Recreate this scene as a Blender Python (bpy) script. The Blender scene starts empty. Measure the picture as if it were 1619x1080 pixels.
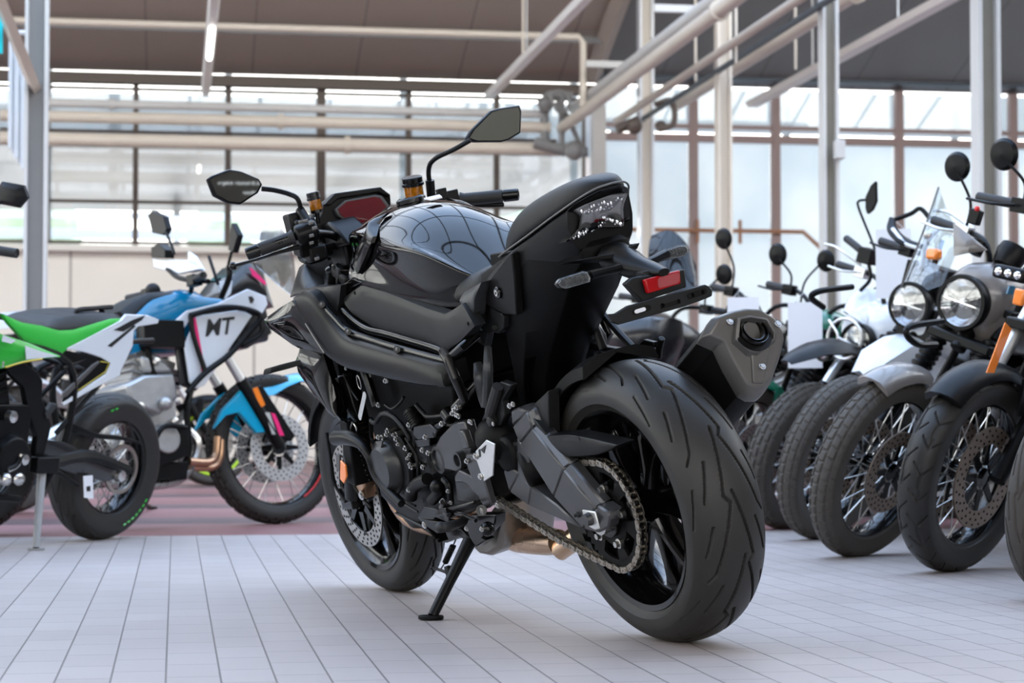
import bpy, bmesh, math, random
import numpy as np
from mathutils import Vector, Matrix
PI = math.pi
random.seed(7)
SC = bpy.context.scene
COL = SC.collection
rad = math.radians

# ------------------------------------------------------------------ camera
FPX, CX, CY, HOR, EYE = 3300.0, 809.5, 540.0, 660.0, 0.49
YAW = rad(9.15)
PITCH = math.atan((HOR - CY) / FPX)
FW = Vector((math.sin(YAW) * math.cos(PITCH), math.cos(YAW) * math.cos(PITCH), math.sin(PITCH)))
RT = Vector((math.cos(YAW), -math.sin(YAW), 0))
UP = RT.cross(FW)
CAM = Vector((0, 0, EYE))
cd = bpy.data.cameras.new('camera'); cam = bpy.data.objects.new('camera', cd); COL.objects.link(cam)
cam.matrix_world = Matrix((( RT.x, UP.x, -FW.x, CAM.x), (RT.y, UP.y, -FW.y, CAM.y), (RT.z, UP.z, -FW.z, CAM.z), (0, 0, 0, 1)))
cd.sensor_width = 36; cd.lens = 36 * FPX / 1619.0
cd.clip_end = 300
cd.dof.use_dof = True; cd.dof.focus_distance = 4.75; cd.dof.aperture_fstop = 6.3
SC.camera = cam
# ------------------------------------------------------------------ world and exposure
vs = SC.view_settings
SC.display_settings.display_device = 'sRGB'
vs.view_transform = 'Standard'; vs.look = 'None'; vs.gamma = 1.0; vs.use_curve_mapping = False
vs.exposure = 1.12
W = bpy.data.worlds.new('World'); SC.world = W; W.use_nodes = True
nt = W.node_tree; nt.nodes.clear()
wo = nt.nodes.new('ShaderNodeOutputWorld'); wb_ = nt.nodes.new('ShaderNodeBackground')
tc = nt.nodes.new('ShaderNodeTexCoord'); sx = nt.nodes.new('ShaderNodeSeparateXYZ'); cr = nt.nodes.new('ShaderNodeValToRGB')
nt.links.new(tc.outputs['Generated'], sx.inputs[0]); nt.links.new(sx.outputs['Z'], cr.inputs[0])
cr.color_ramp.elements[0].position = 0.30; cr.color_ramp.elements[0].color = (1.0, 0.955, 0.91, 1)
cr.color_ramp.elements[1].position = 0.80; cr.color_ramp.elements[1].color = (0.43, 0.58, 0.86, 1)
nt.links.new(cr.outputs[0], wb_.inputs[0]); wb_.inputs[1].default_value = 3.0
nt.links.new(wb_.outputs[0], wo.inputs[0])
SC.cycles.use_denoising = True
SC.cycles.max_bounces = 8; SC.cycles.diffuse_bounces = 4; SC.cycles.glossy_bounces = 4
SC.cycles.transparent_max_bounces = 12; SC.cycles.transmission_bounces = 6
SC.cycles.sample_clamp_indirect = 6.0
SC.cycles.caustics_reflective = False; SC.cycles.caustics_refractive = False

# ------------------------------------------------------------------ measuring helpers
def ray(px, py): return FW + RT * ((px - CX) / FPX) + UP * ((CY - py) / FPX)
def WY(px, py, Y):
    "point of the building plane Y = const"
    d = ray(px, py); return CAM + d * (Y / d.y)
def WZ(px, py, z=0.0):
    d = ray(px, py); return CAM + d * ((z - EYE) / d.z)
class Frame:
    "local frame of a leaning motorcycle: x forward, y left, z up"
    def __init__(s, origin, heading, lean):
        s.o = Vector(origin); h = rad(heading); l = rad(lean)
        X = Vector((math.cos(h), math.sin(h), 0)); Y = Vector((-math.sin(h), math.cos(h), 0)); Z = Vector((0, 0, 1))
        Y2 = Y * math.cos(l) - Z * math.sin(l); Z2 = Z * math.cos(l) + Y * math.sin(l)
        s.M = Matrix((X, Y2, Z2)).transposed(); s.Mi = s.M.transposed()
    def S(s, px, py, y):
        d = s.Mi @ ray(px, py); c = s.Mi @ (CAM - s.o)
        return c + d * ((y - c.y) / d.y)
    def G(s, px, py, z=0.0): return s.Mi @ (WZ(px, py, z) - s.o)
    def X(s, px, py, x):
        d = s.Mi @ ray(px, py); c = s.Mi @ (CAM - s.o)
        return c + d * ((x - c.x) / d.x)
    def matrix(s): 
        m = s.M.to_4x4(); m.translation = s.o; return m
V = Vector
# ------------------------------------------------------------------ materials
def mat(name, col, rough=0.5, metal=0.0, coat=0.0, noise=0.0, nscale=40, bump=0.0, spec=0.5, alpha=1, emit=None, estr=0, trans=0, ior=1.45):
    m = bpy.data.materials.new(name); m.use_nodes = True
    n = m.node_tree.nodes; L = m.node_tree.links; b = n['Principled BSDF']
    b.inputs['Base Color'].default_value = (*col, 1); b.inputs['Roughness'].default_value = rough
    b.inputs['Metallic'].default_value = metal; b.inputs['Coat Weight'].default_value = coat
    b.inputs['Coat Roughness'].default_value = 0.03
    b.inputs['Specular IOR Level'].default_value = spec; b.inputs['IOR'].default_value = ior
    b.inputs['Transmission Weight'].default_value = trans
    if emit: b.inputs['Emission Color'].default_value = (*emit, 1); b.inputs['Emission Strength'].default_value = estr
    tx = n.new('ShaderNodeTexNoise'); co = n.new('ShaderNodeTexCoord')
    tx.inputs['Scale'].default_value = nscale; tx.inputs['Detail'].default_value = 4
    L.new(co.outputs['Object'], tx.inputs['Vector'])
    mr = n.new('ShaderNodeMapRange'); k = noise if noise else 0.08
    mr.inputs['To Min'].default_value = max(0, rough * (1 - k)); mr.inputs['To Max'].default_value = min(1, rough * (1 + k))
    L.new(tx.outputs['Fac'], mr.inputs['Value']); L.new(mr.outputs['Result'], b.inputs['Roughness'])
    if noise:
        mx = n.new('ShaderNodeMixRGB'); mx.inputs[1].default_value = (*[c * (1 - noise) for c in col], 1)
        mx.inputs[2].default_value = (*[min(1, c * (1 + noise)) for c in col], 1)
        L.new(tx.outputs['Fac'], mx.inputs[0]); L.new(mx.outputs[0], b.inputs['Base Color'])
    if bump:
        bp = n.new('ShaderNodeBump'); bp.inputs['Strength'].default_value = bump; bp.inputs['Distance'].default_value = 0.002
        L.new(tx.outputs['Fac'], bp.inputs['Height']); L.new(bp.outputs[0], b.inputs['Normal'])
    return m
def glassmat(name, tint=(1, 1, 1), gloss=0.12, rough=0.0):
    m = bpy.data.materials.new(name); m.use_nodes = True; n = m.node_tree.nodes; L = m.node_tree.links; n.clear()
    o = n.new('ShaderNodeOutputMaterial'); mx = n.new('ShaderNodeMixShader'); t = n.new('ShaderNodeBsdfTransparent'); g = n.new('ShaderNodeBsdfGlossy')
    t.inputs[0].default_value = (*tint, 1); g.inputs['Roughness'].default_value = rough
    lw = n.new('ShaderNodeLayerWeight'); lw.inputs[0].default_value = 0.35
    ad = n.new('ShaderNodeMath'); ad.operation = 'MULTIPLY_ADD'; ad.inputs[1].default_value = 0.5; ad.inputs[2].default_value = gloss
    L.new(lw.outputs['Fresnel'], ad.inputs[0]); L.new(ad.outputs[0], mx.inputs[0]); L.new(t.outputs[0], mx.inputs[1]); L.new(g.outputs[0], mx.inputs[2]); L.new(mx.outputs[0], o.inputs[0])
    return m
M = {}
M['gloss'] = mat('gloss_black_paint', (0.001, 0.001, 0.0012), 0.05, spec=0.42)
M['frame'] = mat('satin_black_frame', (0.003, 0.003, 0.003), 0.22, spec=0.4)
M['satin'] = mat('satin_black_plastic', (0.0035, 0.0035, 0.0038), 0.36, spec=0.20, nscale=300, bump=0.05)
M['matte'] = mat('matte_black_plastic', (0.0035, 0.0035, 0.0035), 0.5, spec=0.15, nscale=600, bump=0.25)
M['grey'] = mat('dark_grey_metallic_paint', (0.038, 0.040, 0.043), 0.40, metal=0.4, noise=0.05, nscale=300)
M['panel'] = mat('charcoal_panel', (0.010, 0.0105, 0.011), 0.40, metal=0.0, spec=.24, noise=0.04, nscale=400)
M['arm'] = mat('dark_cast_aluminium', (0.065, 0.065, 0.068), 0.34, metal=0.6, noise=0.06, nscale=200)
M['cover'] = mat('grey_engine_cover', (0.028, 0.029, 0.030), 0.30, metal=0.45, noise=0.05, nscale=150)
M['muffler'] = mat('grey_muffler_cap', (0.12, 0.115, 0.11), 0.42, metal=0.6, noise=0.05, nscale=200)
M['steel'] = mat('brushed_steel', (0.55, 0.54, 0.52), 0.28, metal=1.0, noise=0.1, nscale=60)
M['alu'] = mat('silver_aluminium', (0.62, 0.62, 0.61), 0.38, metal=0.85, noise=0.04)
M['chrome'] = mat('chrome', (0.8, 0.8, 0.8), 0.06, metal=1.0)
M['chain'] = mat('chain_steel', (0.34, 0.31, 0.27), 0.35, metal=1.0, noise=0.25, nscale=200)
M['bronze'] = mat('heated_steel', (0.66, 0.47, 0.33), 0.26, metal=1.0, noise=0.25, nscale=9)
M['rubber'] = mat('tyre_rubber', (0.019, 0.018, 0.0168), 0.48, spec=.38, noise=0.12, nscale=14, bump=0.1)
M['rubber2'] = mat('dusty_lit_tyre_rubber', (0.062, 0.055, 0.048), 0.72, noise=0.2, nscale=12, bump=0.1)  # dusty rubber, base colour also raised for the lit tread tops
M['grip'] = mat('grip_rubber', (0.012, 0.012, 0.013), 0.6, nscale=500, bump=0.3)
M['deep'] = mat('deep_black_plastic', (0.0015, 0.0015, 0.0016), 0.45, spec=0.10, nscale=500, bump=0.1)
M['seat'] = mat('seat_vinyl', (0.004, 0.004, 0.0043), 0.45, spec=.3, nscale=700, bump=0.4)
M['rim'] = mat('gloss_black_rim', (0.002, 0.002, 0.0023), 0.12, spec=.45)
M['disc'] = mat('brake_disc_steel', (0.42, 0.40, 0.37), 0.32, metal=1.0, noise=0.1)
M['rustdisc'] = mat('bronze_brake_disc', (0.24, 0.19, 0.155), 0.45, metal=0.8, noise=0.1)
M['shade_black'] = mat('painted_shade_black', (0.0015, 0.0015, 0.0015), 0.9, spec=.03)  # near-black colour that stands in for the shade inside openings
M['mirror'] = mat('mirror_glass', (0.50, 0.50, 0.46), 0.02, metal=1.0)
M['red'] = mat('red_reflector', (0.30, 0.004, 0.006), 0.15, spec=.4)
M['red2'] = mat('red_reflector_grain', (0.30, 0.04, 0.045), 0.45, nscale=900, bump=0.5)
M['amber'] = mat('amber_lens', (0.85, 0.22, 0.02), 0.2, coat=0.8)
M['fluid'] = mat('amber_brake_fluid', (0.30, 0.105, 0.004), 0.12, coat=1.0, noise=0.8, nscale=120)
M['screen'] = mat('dark_red_display_glass', (0.11, 0.008, 0.014), 0.06, coat=1.0)
M['bezel'] = mat('display_bezel', (0.06, 0.062, 0.066), 0.4)
M['lens'] = glassmat('clear_lens', (0.93, 0.94, 0.95), 0.10)
M['smoke'] = glassmat('smoked_windscreen', (0.10, 0.10, 0.105), 0.02)
M['screenglass'] = glassmat('clear_windscreen', (0.80, 0.82, 0.82), 0.12)
M['reflector'] = mat('lamp_reflector', (0.75, 0.75, 0.76), 0.12, metal=1.0, noise=0.3, nscale=60)
M['white'] = mat('white_paint', (0.62, 0.65, 0.69), 0.22, coat=0.5)
M['blue'] = mat('blue_paint', (0.0, 0.15, 0.30), 0.22, coat=0.5)
M['cyan'] = mat('bright_blue_fender', (0.0, 0.33, 0.55), 0.2, coat=0.5)
M['green'] = mat('green_seat', (0.03, 0.42, 0.045), 0.45)
M['greenp'] = mat('green_decal', (0.02, 0.34, 0.03), 0.3, coat=0.4)
M['darkgreen'] = mat('dark_green_paint', (0.005, 0.12, 0.07), 0.3, coat=0.6)
M['pink'] = mat('pink_stripe', (0.75, 0.02, 0.16), 0.35)
M['redp'] = mat('red_plastic', (0.6, 0.02, 0.02), 0.4)
M['neon'] = mat('neon_yellow', (0.55, 0.85, 0.03), 0.45)
M['gold'] = mat('yellow_line', (0.45, 0.36, 0.02), 0.4)
M['engine'] = mat('silver_engine', (0.40, 0.40, 0.40), 0.4, metal=0.8, noise=0.2, nscale=25)
M['darkeng'] = mat('black_engine', (0.003, 0.003, 0.0032), 0.34, metal=0.0, spec=.16, noise=0.2, nscale=40)
M['taupe'] = mat('taupe_grey_paint', (0.17, 0.155, 0.145), 0.32, coat=0.5)
M['paper'] = mat('white_paper', (0.70, 0.71, 0.75), 0.8)
M['ink'] = mat('black_ink', (0.01, 0.01, 0.01), 0.5)
M['whiteink'] = mat('white_lettering', (0.75, 0.75, 0.75), 0.5)
M['blackp'] = mat('black_paint', (0.012, 0.012, 0.013), 0.25, coat=0.3)
M['header'] = mat('exhaust_header', (0.45, 0.28, 0.18), 0.3, metal=1.0, noise=0.2, nscale=8)

# ------------------------------------------------------------------ mesh builder
def catmull(P, n=6, closed=False):
    P = [V(p) for p in P]; out = []; N = len(P)
    if N < 3: return P
    rng = range(N if closed else N - 1)
    for i in rng:
        p1, p2 = P[i], P[(i + 1) % N]
        p0 = P[i - 1] if (closed or i > 0) else p1 * 2 - p2
        p3 = P[(i + 2) % N] if (closed or i + 2 < N) else p2 * 2 - p1
        for k in range(n):
            t = k / n
            out.append(0.5 * ((2 * p1) + (p2 - p0) * t + (2 * p0 - 5 * p1 + 4 * p2 - p3) * t * t + (3 * p1 - p0 - 3 * p2 + p3) * t ** 3))
    if not closed: out.append(P[-1])
    return out
def resample(P, n):
    P = [V(p) for p in P]; d = [0]
    for i in range(1, len(P)): d.append(d[-1] + (P[i] - P[i - 1]).length)
    out = []; j = 0
    for k in range(n):
        t = d[-1] * k / (n - 1)
        while j < len(P) - 2 and d[j + 1] < t: j += 1
        s = (t - d[j]) / max(1e-9, d[j + 1] - d[j]); out.append(P[j].lerp(P[j + 1], min(1, max(0, s))))
    return out
def axis_basis(a):
    a = V(a).normalized(); h = V((0, 0, 1)) if abs(a.z) < 0.9 else V((1, 0, 0))
    u = a.cross(h).normalized(); v = a.cross(u).normalized(); return a, u, v
class MB:
    def __init__(s): s.v = []; s.f = []; s.mi = []; s.cur = 0; s.cuts = []
    def mat(s, i): s.cur = i; return s
    def add(s, vs, fs):
        o = len(s.v); s.v += [V(x) for x in vs]; s.f += [tuple(i + o for i in f) for f in fs]; s.mi += [s.cur] * len(fs); return s
    def box(s, c, sz, rot=None):
        c = V(c); h = V(sz) / 2; vs = []
        for x in (-1, 1):
            for y in (-1, 1):
                for z in (-1, 1):
                    p = V((x * h.x, y * h.y, z * h.z))
                    if rot is not None: p = rot @ p
                    vs.append(c + p)
        return s.add(vs, [(0, 1, 3, 2), (4, 6, 7, 5), (0, 4, 5, 1), (2, 3, 7, 6), (0, 2, 6, 4), (1, 5, 7, 3)])
    def tube(s, P, r, n=10, smooth=True, closed=False, sub=5, cap=True, flat=1.0):
        P = [V(p) for p in P]
        if smooth and len(P) > 2:
            if not isinstance(r, (int, float)):
                rr = []
                for i in range(len(P) - 1):
                    for k in range(sub): rr.append(r[i] + (r[i + 1] - r[i]) * k / sub)
                rr.append(r[-1]); r = rr
            P = catmull(P, sub, closed)
        N = len(P); R = [r] * N if isinstance(r, (int, float)) else list(r)
        rings = []; u = None
        for i in range(N):
            a = (P[(i + 1) % N] if (closed or i < N - 1) else P[i]) - (P[i - 1] if (closed or i > 0) else P[i])
            a = a.normalized() if a.length > 1e-9 else V((0, 0, 1))
            if u is None: _, u, _ = axis_basis(a)
            u = (u - a * u.dot(a)).normalized(); w = a.cross(u)
            rings.append([P[i] + (u * math.cos(2 * PI * k / n) + w * math.sin(2 * PI * k / n) * flat) * R[i] for k in range(n)])
        return s.loft(rings, cap=cap and not closed, loop=closed)
    def loft(s, rings, cap=True, loop=False, closed=True):
        n = len(rings[0]); vs = [p for r in rings for p in r]; fs = []; m = len(rings)
        for i in range(m if loop else m - 1):
            for k in range(n if closed else n - 1):
                a = i * n + k; b = i * n + (k + 1) % n; c = ((i + 1) % m) * n + (k + 1) % n; d = ((i + 1) % m) * n + k
                fs.append((a, b, c, d))
        if cap: fs.append(tuple(range(n - 1, -1, -1))); fs.append(tuple((m - 1) * n + k for k in range(n)))
        return s.add(vs, fs)
    def cyl(s, a, b, r0, r1=None, n=16):
        a = V(a); b = V(b); r1 = r0 if r1 is None else r1; _, u, w = axis_basis(b - a)
        return s.loft([[p + (u * math.cos(2 * PI * k / n) + w * math.sin(2 * PI * k / n)) * r for k in range(n)] for p, r in ((a, r0), (b, r1))])
    def lathe(s, prof, o, ax, n=24, closed=False, cap=True):
        "prof: (radius, height along axis)"
        o = V(o); a, u, w = axis_basis(ax)
        rings = [[o + a * h + (u * math.cos(2 * PI * k / n) + w * math.sin(2 * PI * k / n)) * r for k in range(n)] for r, h in prof]
        return s.loft(rings, cap=cap and not closed, loop=closed)
    def prism(s, P, vec):
        P = [V(p) for p in P]; vec = V(vec); n = len(P)
        fs = [tuple(range(n)), tuple(range(2 * n - 1, n - 1, -1))] + [(i, i + n, (i + 1) % n + n, (i + 1) % n) for i in range(n)]
        return s.add(P + [p + vec for p in P], fs)
    def ribbon(s, up, lo, bulge=0.02, thick=0.01, n=22, m=8, smooth=True, nrm=(0, 1, 0), pw=0.6, ends=True):
        nrm = V(nrm)
        if smooth: up = catmull(up, 6); lo = catmull(lo, 6)
        U = resample(up, n); Lw = resample(lo, n); rings = []
        for i in range(n):
            t = i / (n - 1); e = (math.sin(PI * min(1, max(0, t))) ** 0.35 if ends else 1.0)
            top = [U[i].lerp(Lw[i], k / m) + nrm * (bulge * e * math.sin(PI * k / m) ** pw if 0 < k < m else 0) for k in range(m + 1)]
            rings.append(top + [p - nrm * thick for p in (Lw[i], U[i].lerp(Lw[i], .5), U[i])])
        return s.loft(rings)
    def ball(s, c, r, n=12, m=8, sc=(1, 1, 1)):
        c = V(c); rings = []
        for i in range(m + 1):
            t = PI * i / m; t = min(PI - 0.02, max(0.02, t))
            rings.append([c + V((r * math.sin(t) * math.cos(2 * PI * k / n) * sc[0], r * math.sin(t) * math.sin(2 * PI * k / n) * sc[1], r * math.cos(t) * sc[2])) for k in range(n)])
        return s.loft(rings)
    def cut(s): s.cuts.append((len(s.v), len(s.f))); return s
    def bolt(s, c, ax=(0, 1, 0), r=0.006, h=0.006):
        s.cut()
        c = V(c); a = V(ax).normalized()
        s.cyl(c, c + a * h * .5, r * 1.35, n=10); return s.cyl(c, c + a * h, r, r * .85, n=6)
    def mirrored(s):
        m = MB(); m.v = [V((p.x, -p.y, p.z)) for p in s.v]; m.f = [tuple(reversed(f)) for f in s.f]; m.mi = list(s.mi); m.cuts = list(s.cuts); return m
    def build(s, name, mats, parent=None, bevel=0, subsurf=0, sharp=35, off=(0, 0, 0), label=None, seg=2):
        if s.cuts and (len(s.cuts) > 1 or s.cuts[0][0] > 0):
            ct = ([(0, 0)] if s.cuts[0][0] > 0 else []) + s.cuts + [(len(s.v), len(s.f))]; r = None
            for (v0, f0), (v1, f1) in zip(ct, ct[1:]):
                q = MB(); q.v = s.v[v0:v1]; q.f = [tuple(i - v0 for i in f) for f in s.f[f0:f1]]; q.mi = s.mi[f0:f1]
                if q.v: o = q.build(name, mats, parent, bevel, subsurf, sharp, off, label, seg); r = r or o
            return r
        me = bpy.data.meshes.new(name); off = V(off)
        me.from_pydata([tuple(p + off) for p in s.v], [], s.f); me.update()
        if not isinstance(mats, (list, tuple)): mats = [mats]
        for m in mats: me.materials.append(M[m] if isinstance(m, str) else m)
        me.polygons.foreach_set('material_index', s.mi)
        bm = bmesh.new(); bm.from_mesh(me); bmesh.ops.recalc_face_normals(bm, faces=bm.faces); bm.to_mesh(me); bm.free()
        me.shade_smooth()
        if sharp < 180: me.set_sharp_from_angle(angle=rad(sharp))
        o = bpy.data.objects.new(name, me); COL.objects.link(o)
        if parent: o.parent = parent
        if bevel:
            b = o.modifiers.new('bevel', 'BEVEL'); b.width = bevel; b.segments = seg; b.limit_method = 'ANGLE'; b.angle_limit = rad(32); b.harden_normals = False
        if subsurf:
            b = o.modifiers.new('sub', 'SUBSURF'); b.levels = subsurf; b.render_levels = subsurf
        if label: o['label'] = label
        return o
def thing(name, label, cat, mw=None, loc=None, group=None):
    o = bpy.data.objects.new(name, None); COL.objects.link(o); o['label'] = label; o['category'] = cat
    o.empty_display_size = 0.1
    if group: o['group'] = group
    if mw is not None: o.matrix_world = mw
    if loc is not None: o.location = loc
    return o
def tag(o, label, cat, group=None):
    o['label'] = label; o['category'] = cat
    if group: o['group'] = group
    return o
def struct(o): o['kind'] = 'structure'; return o
def text_mesh(txt, size, mtx, m, parent, name='lettering', bold=0.0, shear=0.0, ext=0.0008, align='CENTER', mirror=False):
    cu = bpy.data.curves.new(name, 'FONT'); cu.body = txt; cu.size = size; cu.align_x = align; cu.align_y = 'CENTER'; cu.offset = bold; cu.shear = shear; cu.extrude = ext
    t = bpy.data.objects.new('tmp', cu); COL.objects.link(t)
    dg = bpy.context.evaluated_depsgraph_get(); me = bpy.data.meshes.new_from_object(t.evaluated_get(dg))
    bpy.data.objects.remove(t); me.transform(mtx)
    me.materials.clear(); me.materials.append(M[m]); o = bpy.data.objects.new(name, me); COL.objects.link(o)
    if parent: o.parent = parent
    return o
def plane_mtx(o, xa, ya):
    xa = V(xa).normalized(); za = xa.cross(V(ya)).normalized(); ya = za.cross(xa)
    m = Matrix((xa, ya, za)).transposed().to_4x4(); m.translation = V(o); return m

# ------------------------------------------------------------------ tyres and wheels
def tyre_obj(name, R, Wd, rb, crown, m, parent, groove=None, nT=240, nS=28, off=(0, 0, 0), loc=(0, 0, 0), depth=0.004):
    h = Wd / 2; S = np.linspace(-1, 1, nS)
    ys = np.sin(S * rad(72)) / math.sin(rad(72)) * h * 0.985
    rs = R - crown * (1 - np.sqrt(np.clip(1 - (ys / h) ** 2 * 0.94, 0, 1))) / (1 - math.sqrt(0.06))
    side = [(h * 1.0, R - crown * 1.12), (h * 0.99, R - crown * 1.12 - (R - crown - rb) * .35), (h * 0.93, rb + (R - crown - rb) * .35), (h * .86, rb + .006), (h * .84, rb), (h * .70, rb - .006)]
    py = np.concatenate([ys, [p[0] for p in side], [-p[0] for p in reversed(side)]])
    pr = np.concatenate([rs, [p[1] for p in side], [p[1] for p in reversed(side)]])
    P = len(py); T = np.linspace(0, 2 * PI, nT, endpoint=False)
    RR = np.tile(pr, (nT, 1)); YY = np.tile(py, (nT, 1))
    if groove is not None:
        tt, ss = np.meshgrid(T, S, indexing='ij'); RR[:, :nS] -= groove(tt, ss, R, h) * depth
    X = RR * np.cos(T)[:, None]; Z = RR * np.sin(T)[:, None]
    co = np.stack([X + off[0] + loc[0], YY + off[1] + loc[1], Z + off[2] + loc[2]], -1).reshape(-1, 3)
    i = np.arange(nT)[:, None] * P; j = np.arange(P)[None]; i2 = (np.arange(nT)[:, None] + 1) % nT * P; j2 = (j + 1) % P
    F = np.stack([i + j, i + j2, i2 + j2, i2 + j], -1).reshape(-1, 4)
    me = bpy.data.meshes.new(name); me.from_pydata(co.tolist(), [], F.tolist()); me.update()
    bm = bmesh.new(); bm.from_mesh(me); bmesh.ops.recalc_face_normals(bm, faces=bm.faces); bm.to_mesh(me); bm.free()
    me.shade_smooth(); me.set_sharp_from_angle(angle=rad(40)); me.materials.append(M[m])
    o = bpy.data.objects.new(name, me); COL.objects.link(o); o.parent = parent; return o
def seg_groove(segs, pitch_n, wid, both=True):
    "segs in (u along circumference in pitch units, s lateral); returns depth function"
    def fn(tt, ss, R, h):
        D = np.zeros_like(tt); p = 2 * PI / pitch_n; Lp = p * R
        for side in ((1, -1) if both else (1,)):
            u0 = (tt / p + (0.5 if side < 0 else 0)); sy = ss * side
            for (a, b) in segs:
                for k in (-2, -1, 0, 1):
                    u = (u0 % 1.0) + k
                    ax, ay = a[0] * Lp, a[1] * h * 1.2; bx, by = b[0] * Lp, b[1] * h * 1.2
                    px, py = u * Lp, sy * h * 1.2
                    dx, dy = bx - ax, by - ay; L2 = dx * dx + dy * dy
                    t = np.clip(((px - ax) * dx + (py - ay) * dy) / L2, 0, 1)
                    d = np.hypot(px - ax - t * dx, py - ay - t * dy)
                    D = np.maximum(D, np.clip((wid - d) / (wid * .55), 0, 1))
        return D
    return fn
ZIG = [((-.12, -.04), (0.40, .22)), ((0.40, .22), (0.46, .12)), ((0.46, .12), (1.02, .52)), ((1.02, .52), (1.10, .66)),
       ((0.12, .36), (0.42, .58)), ((0.30, .74), (0.62, .92)), ((0.62, .52), (0.86, .70))]
def block_groove(n, rows, wid, off=.5, zig=0.15):
    def fn(tt, ss, R, h):
        p = 2 * PI / n; Lp = p * R; D = np.zeros_like(tt); s = (ss + 1) / 2 * rows; row = np.floor(s)
        fs = s - row; rw = 2 * h * 1.15 / rows
        d1 = np.minimum(fs, 1 - fs) * rw
        u = (tt / p + row * off + zig * np.abs(ss) * 2) % 1.0; d2 = np.minimum(u, 1 - u) * Lp
        d = np.minimum(d1, d2); D = np.clip((wid - d) / (wid * .6), 0, 1); D[np.abs(ss) > .98] = 0
        return D
    return fn
def zag_groove(n, wid):
    def fn(tt, ss, R, h):
        p = 2 * PI / n; Lp = p * R
        u = tt / p + np.where(np.abs(ss) < .45, np.abs(ss) * 1.0, .45 + (np.abs(ss) - .45) * -.9) + np.where(ss > 0, .5, 0)
        f = u % 1.0; d = np.minimum(f, 1 - f) * Lp; D = np.clip((wid - d) / (wid * .6), 0, 1)
        d3 = np.abs(np.abs(ss) - .45 - .03 * np.sign(np.sin(tt * n))) * h; m = (u * 1 % 2) < 1
        D = np.maximum(D, np.clip((wid - d3) / (wid * .6), 0, 1) * m); D[np.abs(ss) > .95] = 0
        return D
    return fn
# ------------------------------------------------------------------ the hall
def nodes(name):
    m = bpy.data.materials.new(name); m.use_nodes = True
    return m, m.node_tree.nodes, m.node_tree.links, m.node_tree.nodes['Principled BSDF']
def floor_mat():
    m, n, L, b = nodes('pale_clinker_tiles')
    co = n.new('ShaderNodeTexCoord'); mp = n.new('ShaderNodeMapping'); mp.inputs['Rotation'].default_value = (0, 0, rad(90))
    p0 = WZ(261.9, 1079.5); mp.inputs['Location'].default_value = (-p0.y + .02, p0.x, 0)
    # u = -y , v = x after the rotation by 90 degrees
    mp.inputs['Location'].default_value = (0.07, -p0.x, 0)
    br = n.new('ShaderNodeTexBrick'); br.offset = 0.5; br.squash = 1
    br.inputs['Scale'].default_value = 1; br.inputs['Brick Width'].default_value = 0.202; br.inputs['Row Height'].default_value = 0.1018
    br.inputs['Mortar Size'].default_value = 0.0022; br.inputs['Mortar Smooth'].default_value = 0.2; br.inputs['Bias'].default_value = 0
    br.inputs['Color1'].default_value = (0.40, 0.345, 0.325, 1); br.inputs['Color2'].default_value = (0.44, 0.385, 0.362, 1); br.inputs['Mortar'].default_value = (0.17, 0.145, 0.135, 1)
    L.new(co.outputs['Object'], mp.inputs[0]); L.new(mp.outputs[0], br.inputs['Vector'])
    nz = n.new('ShaderNodeTexNoise'); nz.inputs['Scale'].default_value = 0.9; nz.inputs['Detail'].default_value = 6; L.new(co.outputs['Object'], nz.inputs['Vector'])
    mx = n.new('ShaderNodeMixRGB'); mx.blend_type = 'MULTIPLY'; mx.inputs[0].default_value = 0.22
    L.new(br.outputs['Color'], mx.inputs[1]); L.new(nz.outputs['Fac'], mx.inputs[2]); L.new(mx.outputs[0], b.inputs['Base Color'])
    mr = n.new('ShaderNodeMapRange'); mr.inputs['To Min'].default_value = 0.33; mr.inputs['To Max'].default_value = 0.48
    L.new(nz.outputs['Fac'], mr.inputs['Value']); L.new(mr.outputs[0], b.inputs['Roughness'])
    bp = n.new('ShaderNodeBump'); bp.invert = True; bp.inputs['Strength'].default_value = 0.5; bp.inputs['Distance'].default_value = 0.002
    L.new(br.outputs['Fac'], bp.inputs['Height']); L.new(bp.outputs[0], b.inputs['Normal'])
    return m
def red_mat():
    m, n, L, b = nodes('red_dark_banded_floor')  # red and darker bands alternate along Y
    co = n.new('ShaderNodeTexCoord'); sx = n.new('ShaderNodeSeparateXYZ'); L.new(co.outputs['Object'], sx.inputs[0])
    md = n.new('ShaderNodeMath'); md.operation = 'MULTIPLY_ADD'; md.inputs[1].default_value = 0.62; md.inputs[2].default_value = 0.52
    fr = n.new('ShaderNodeMath'); fr.operation = 'FRACT'; L.new(sx.outputs['Y'], md.inputs[0]); L.new(md.outputs[0], fr.inputs[0])
    r = n.new('ShaderNodeValToRGB'); e = r.color_ramp.elements
    e[0].position = 0.0; e[0].color = (0.20, 0.085, 0.08, 1); e[1].position = 0.55; e[1].color = (0.27, 0.13, 0.125, 1)
    x = e.new(0.60); x.color = (0.10, 0.06, 0.06, 1); x = e.new(0.92); x.color = (0.13, 0.075, 0.075, 1); x = e.new(0.98); x.color = (0.24, 0.11, 0.1, 1)
    L.new(fr.outputs[0], r.inputs[0]); L.new(r.outputs[0], b.inputs['Base Color']); b.inputs['Roughness'].default_value = 0.5
    return m
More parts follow.
